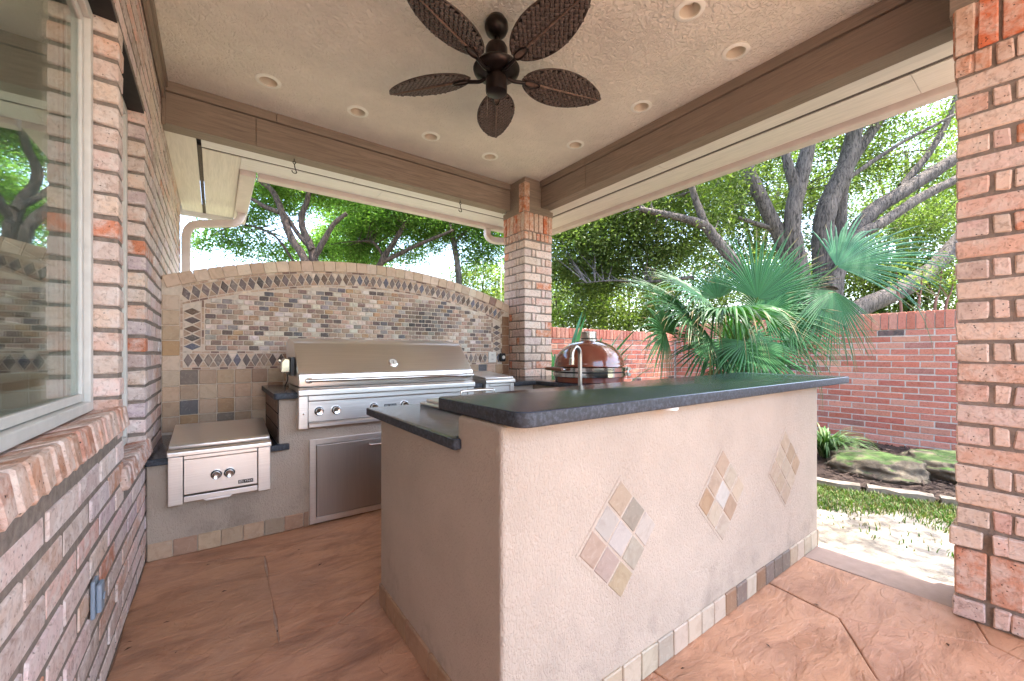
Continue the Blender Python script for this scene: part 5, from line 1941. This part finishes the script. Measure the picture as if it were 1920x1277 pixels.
limbs.append(([W(1290, 300, D), Vector((8.2, 4.4, 5.6)), Vector((6.6, 3.8, 6.0))], .07, .03))  # limb reaching the added shading foliage
tree('leaning_tree', tb, limbs, blobs, 'slender tree leaning left of the oak with a dense low crown', 88, .33, .10, G_OAK, 'bark', 302, 60)

# trees behind the arch
D = 10.0
tb = W(592, 520, D); tb.z = GZ
limbs = [([tb, W(590, 520, D)] + WP([(588, 488), (583, 463), (568, 430), (566, 405), (576, 376), (582, 340)], D), rad(12, D), rad(5, D)),
         ([W(580, 560, D)] + WP([(572, 490), (546, 446), (531, 405), (520, 375), (508, 355), (488, 340)], D - .2), rad(10, D), rad(5, D)),
         (WP([(590, 482), (608, 450), (626, 420), (650, 400)], D), rad(7.5, D), rad(4.5, D)),
         (WP([(585, 468), (560, 440), (540, 410), (528, 396)], D - .1), rad(6, D), rad(4, D)),
         (WP([(524, 398), (498, 388), (470, 372), (440, 360)], D - .2), rad(6, D), rad(3, D)),
         (WP([(553, 495), (532, 462), (512, 440), (485, 428), (455, 420)], D + .3), rad(3.2, D), rad(1.6, D))]
blobs = [(W(px, py, D + dd), (rx, rx, rz), n) for (px, py, dd, rx, rz, n) in [(500, 370, 1.0, .9, .5, 60), (440, 420, .6, .8, .4, 36), (560, 360, 1.2, .9, .6, 60), (640, 350, .8, .9, .5, 60), (600, 300, 0, 1.4, .7, 80), (480, 320, .2, 1.1, .5, 60), (400, 455, .8, .55, .25, 14), (470, 470, 1.0, .6, .25, 16), (530, 470, 1.6, .6, .3, 22)]]
tree('forked_tree', tb, limbs, blobs, 'dark forked tree with bare spreading limbs behind the tiled arch near the house', 95, .22, .085, G_BRT, 'bark_warm', 303, 50)
D = 12.5
tb = W(712, 530, D); tb.z = GZ
limbs = [([tb] + WP([(705, 540), (716, 490), (734, 462), (750, 435), (762, 412), (775, 370)], D), rad(9, D), rad(4, D)),
         (WP([(716, 492), (745, 478), (780, 461), (822, 443), (850, 432)], D), rad(6, D), rad(3, D)),
         (WP([(720, 482), (700, 455), (672, 452)], D), rad(4, D), rad(2, D))]
blobs = [(W(px, py, D + dd), (rx, rx, rz), n) for (px, py, dd, rx, rz, n) in [(690, 420, .8, 1.1, .7, 90), (650, 450, 1.5, 1.1, .6, 80), (740, 400, .4, 1.0, .6, 80), (800, 400, .4, 1.1, .5, 70), (720, 350, 0, 1.5, .7, 80), (690, 480, 1.6, 1.0, .4, 60), (770, 480, 1.0, .5, .3, 14), (610, 470, 2.0, .8, .5, 50)]]
tree('spreading_tree', tb, limbs, blobs, 'bright green tree with low spreading branches behind the middle of the tiled arch', 95, .26, .095, G_BRT, 'bark_warm', 304, 50)
D = 14.0
tb = W(862, 560, D); tb.z = GZ
limbs = [([tb] + WP([(861, 545), (857, 492), (850, 448), (842, 400), (830, 350)], D), rad(8.5, D), rad(5, D)),
         (WP([(852, 455), (878, 430), (905, 418)], D), rad(3.5, D), rad(2, D)), (WP([(853, 450), (838, 430), (815, 412)], D), rad(3, D), rad(2, D))]
blobs = [(W(px, py, D + dd), (rx, rx, rz), n) for (px, py, dd, rx, rz, n) in [(860, 420, .3, 1.3, .6, 80), (920, 440, .2, 1.0, .6, 70), (820, 430, 0, .9, .5, 40), (890, 390, 0, 1.5, .6, 80), (800, 455, .5, .6, .4, 22), (900, 480, .5, .7, .4, 26), (850, 340, 0, 2, .8, 80)]]
tree('straight_tree', tb, limbs, blobs, 'tree with a straight pale trunk behind the arch near the corner pillar', 95, .28, .10, G_BRT, 'bark', 305, 40)
# bushes and far trees
FAR = [(905, 545, 17, 1.5, 1.2, 'rounded yellow-green shrub beyond the arch next to the white pole', 'shrub', G_YEL), (985, 560, 19, 2.2, 1.9, 'tall pale shrub behind the corner pillar', 'shrub', G_YEL),
       (1080, 555, 15, 1.8, 1.2, 'pale green shrub above the short garden wall behind the kamado', 'shrub', G_YEL), (1180, 560, 15.5, 1.9, 1.3, 'pale green shrub behind the left fan of the palm', 'shrub', G_YEL),
       (1300, 540, 17, 2.3, 1.8, 'dense shrub behind the palm crown', 'shrub', G_OAK), (1450, 540, 18, 2.4, 2.0, 'dense shrub behind the oak trunks', 'shrub', G_OAK),
       (1620, 560, 16, 1.9, 1.5, 'yellow-green shrub behind the low oak limb', 'shrub', G_YEL), (1740, 560, 14.5, 1.8, 1.4, 'yellow-green shrub above the garden wall by the brick pillar', 'shrub', G_YEL),
       (640, 520, 19, 2.6, 2.0, 'bright green shrub far behind the middle of the arch', 'shrub', G_BRT)]
for i, (px, py, d_, rx, rz, lab, cat, cols) in enumerate(FAR):
    c = W(px, py, d_)
    b0_ = Vector((c.x, c.y, GZ))
    top = c + Vector((0, 0, rz * .3))
    tree('shrub', b0_, [([b0_, b0_.lerp(top, .5) + Vector((.1, .1, 0)), top], .09, .04), ([b0_, b0_.lerp(c, .6) + RIGHT * .4, c + RIGHT * .8], .06, .03), ([b0_, b0_.lerp(c, .6) - RIGHT * .4, c - RIGHT * .8], .06, .03)],
         [(c, (rx, rx, rz), int(60 * rx)), (c - Vector((0, 0, rz * .9)), (rx * .9, rx * .9, rz * .6), int(24 * rx))], lab, 80, .34, .13, cols, 'bark_warm', 400 + i, 20, 'shrubs beyond the garden walls', cat)
BIG = [(1130, 330, 24, 4.0, 3.2, 'tall oak-green tree far beyond the short garden wall'), (1420, 300, 26, 5.0, 4.0, 'tall tree far behind the great oak trunks'), (1700, 330, 25, 4.6, 3.6, 'tall tree far behind the low oak limbs'), (700, 360, 27, 4.6, 2.6, 'tall bright tree far behind the tiled arch')]
for i, (px, py, d_, rx, rz, lab) in enumerate(BIG):
    c = W(px, py, d_)
    b0_ = Vector((c.x, c.y, GZ))
    tree('background_tree', b0_, [([b0_, b0_.lerp(c, .5) + Vector((.2, .1, 0)), c + Vector((0, 0, rz * .4))], .32, .1), ([b0_.lerp(c, .5), c + RIGHT * rx * .4 + UP * .5], .15, .05), ([b0_.lerp(c, .5), c - RIGHT * rx * .4 + UP * .5], .15, .05)],
         [(c, (rx, rx, rz), 170), (c - UP * rz * .6, (rx * .8, rx * .8, rz * .5), 70)], lab, 90, .5, .19, G_OAK if i < 3 else G_BRT, 'bark', 500 + i, 30, 'tall trees in the background')
# reddish bare stems by the wall
for k, (px, lean) in enumerate(((1690, -6), (1722, 5), (1752, 9), (1772, 12))):
    b0_ = W(px, 600, 9.4); b0_.z = GZ
    st2 = thing('red_stemmed_shrub', b0_, 'thin reddish bare stem of a shrub rising just behind the garden wall', 'shrub', 'red stems behind the garden wall')
    mb = MB().tube(spline([b0_, W(px, 590, 9.4), W(px + lean, 545, 9.4), W(px + lean * 1.6, 505, 9.4)], 5), [.028] * 8 + [.014] * 8, 8)
    mb.tube([W(px + lean * .6, 560, 9.4), W(px - 14, 530, 9.4)], [.012, .005], 6)
    mb.build('stem', M['stem'], st2, smooth=50)
    link('leaves', leaf_cloud([W(px + lean * 1.6 + a, 508 + b, 9.4) for a, b in ((0, 0), (-14, 22), (10, 14), (4, -10))], 40, .14, .08, G_YEL, 600 + k), st2)
# white pole
pb = W(939, 560, 16.0); pb.z = GZ
pt_ = W(939, 487, 16.0)
pp_ = thing('white_pole', pb, 'slim white pole standing beyond the arch beside the corner pillar', 'pole')
MB().tube([pb, pb.lerp(pt_, .5), pt_], [.05, .045, .035], 14).build('shaft', M['pole'], pp_, smooth=50)
MB().lathe([(.05, 0), (.055, .03), (.02, .07)], pt_, 14).build('cap', M['pole'], pp_, smooth=50)

# ------------------------------------------------------------------ fallen leaves and grit on the patio
dl = random.Random(17)
spots = [(312, 1168), (330, 1225), (258, 1135), (243, 1205), (240, 1218), (560, 1032), (600, 1060), (860, 1030), (1530, 1135), (1777, 1210), (1440, 1212), (1280, 1255), (420, 1110), (520, 1185), (390, 1060)]
for i, (px, py) in enumerate(spots):
    d_ = FPX * EYE / (py - HOR)
    p = W(px, py, d_); p.z = .003
    if p.x < XW + .03 or (XK0 - .1 < p.x < XK1 + .03 and YK - .05 < p.y < 2.2): continue
    a = dl.uniform(0, 6.28); L = dl.uniform(.007, .015)
    u, v_ = Vector((math.cos(a), math.sin(a), 0)), Vector((-math.sin(a), math.cos(a), 0))
    mb = MB().add([p - u * L, p - v_ * L * .4 + UP * .003, p + u * L + UP * .002, p + v_ * L * .4 + UP * .004], [(0, 1, 2, 3)], vary((.10, .05, .03), .3, dl))
    mb.add([p - u * L - UP * .0006, p - v_ * L * .4 + UP * .0024, p + u * L + UP * .0014, p + v_ * L * .4 + UP * .0034], [(3, 2, 1, 0)], (.08, .045, .03))
    tag(mb.build('fallen_leaf', M['blade']), 'tiny dry brown leaf lying on the stamped patio floor', 'leaf', 'dry leaves scattered on the patio')
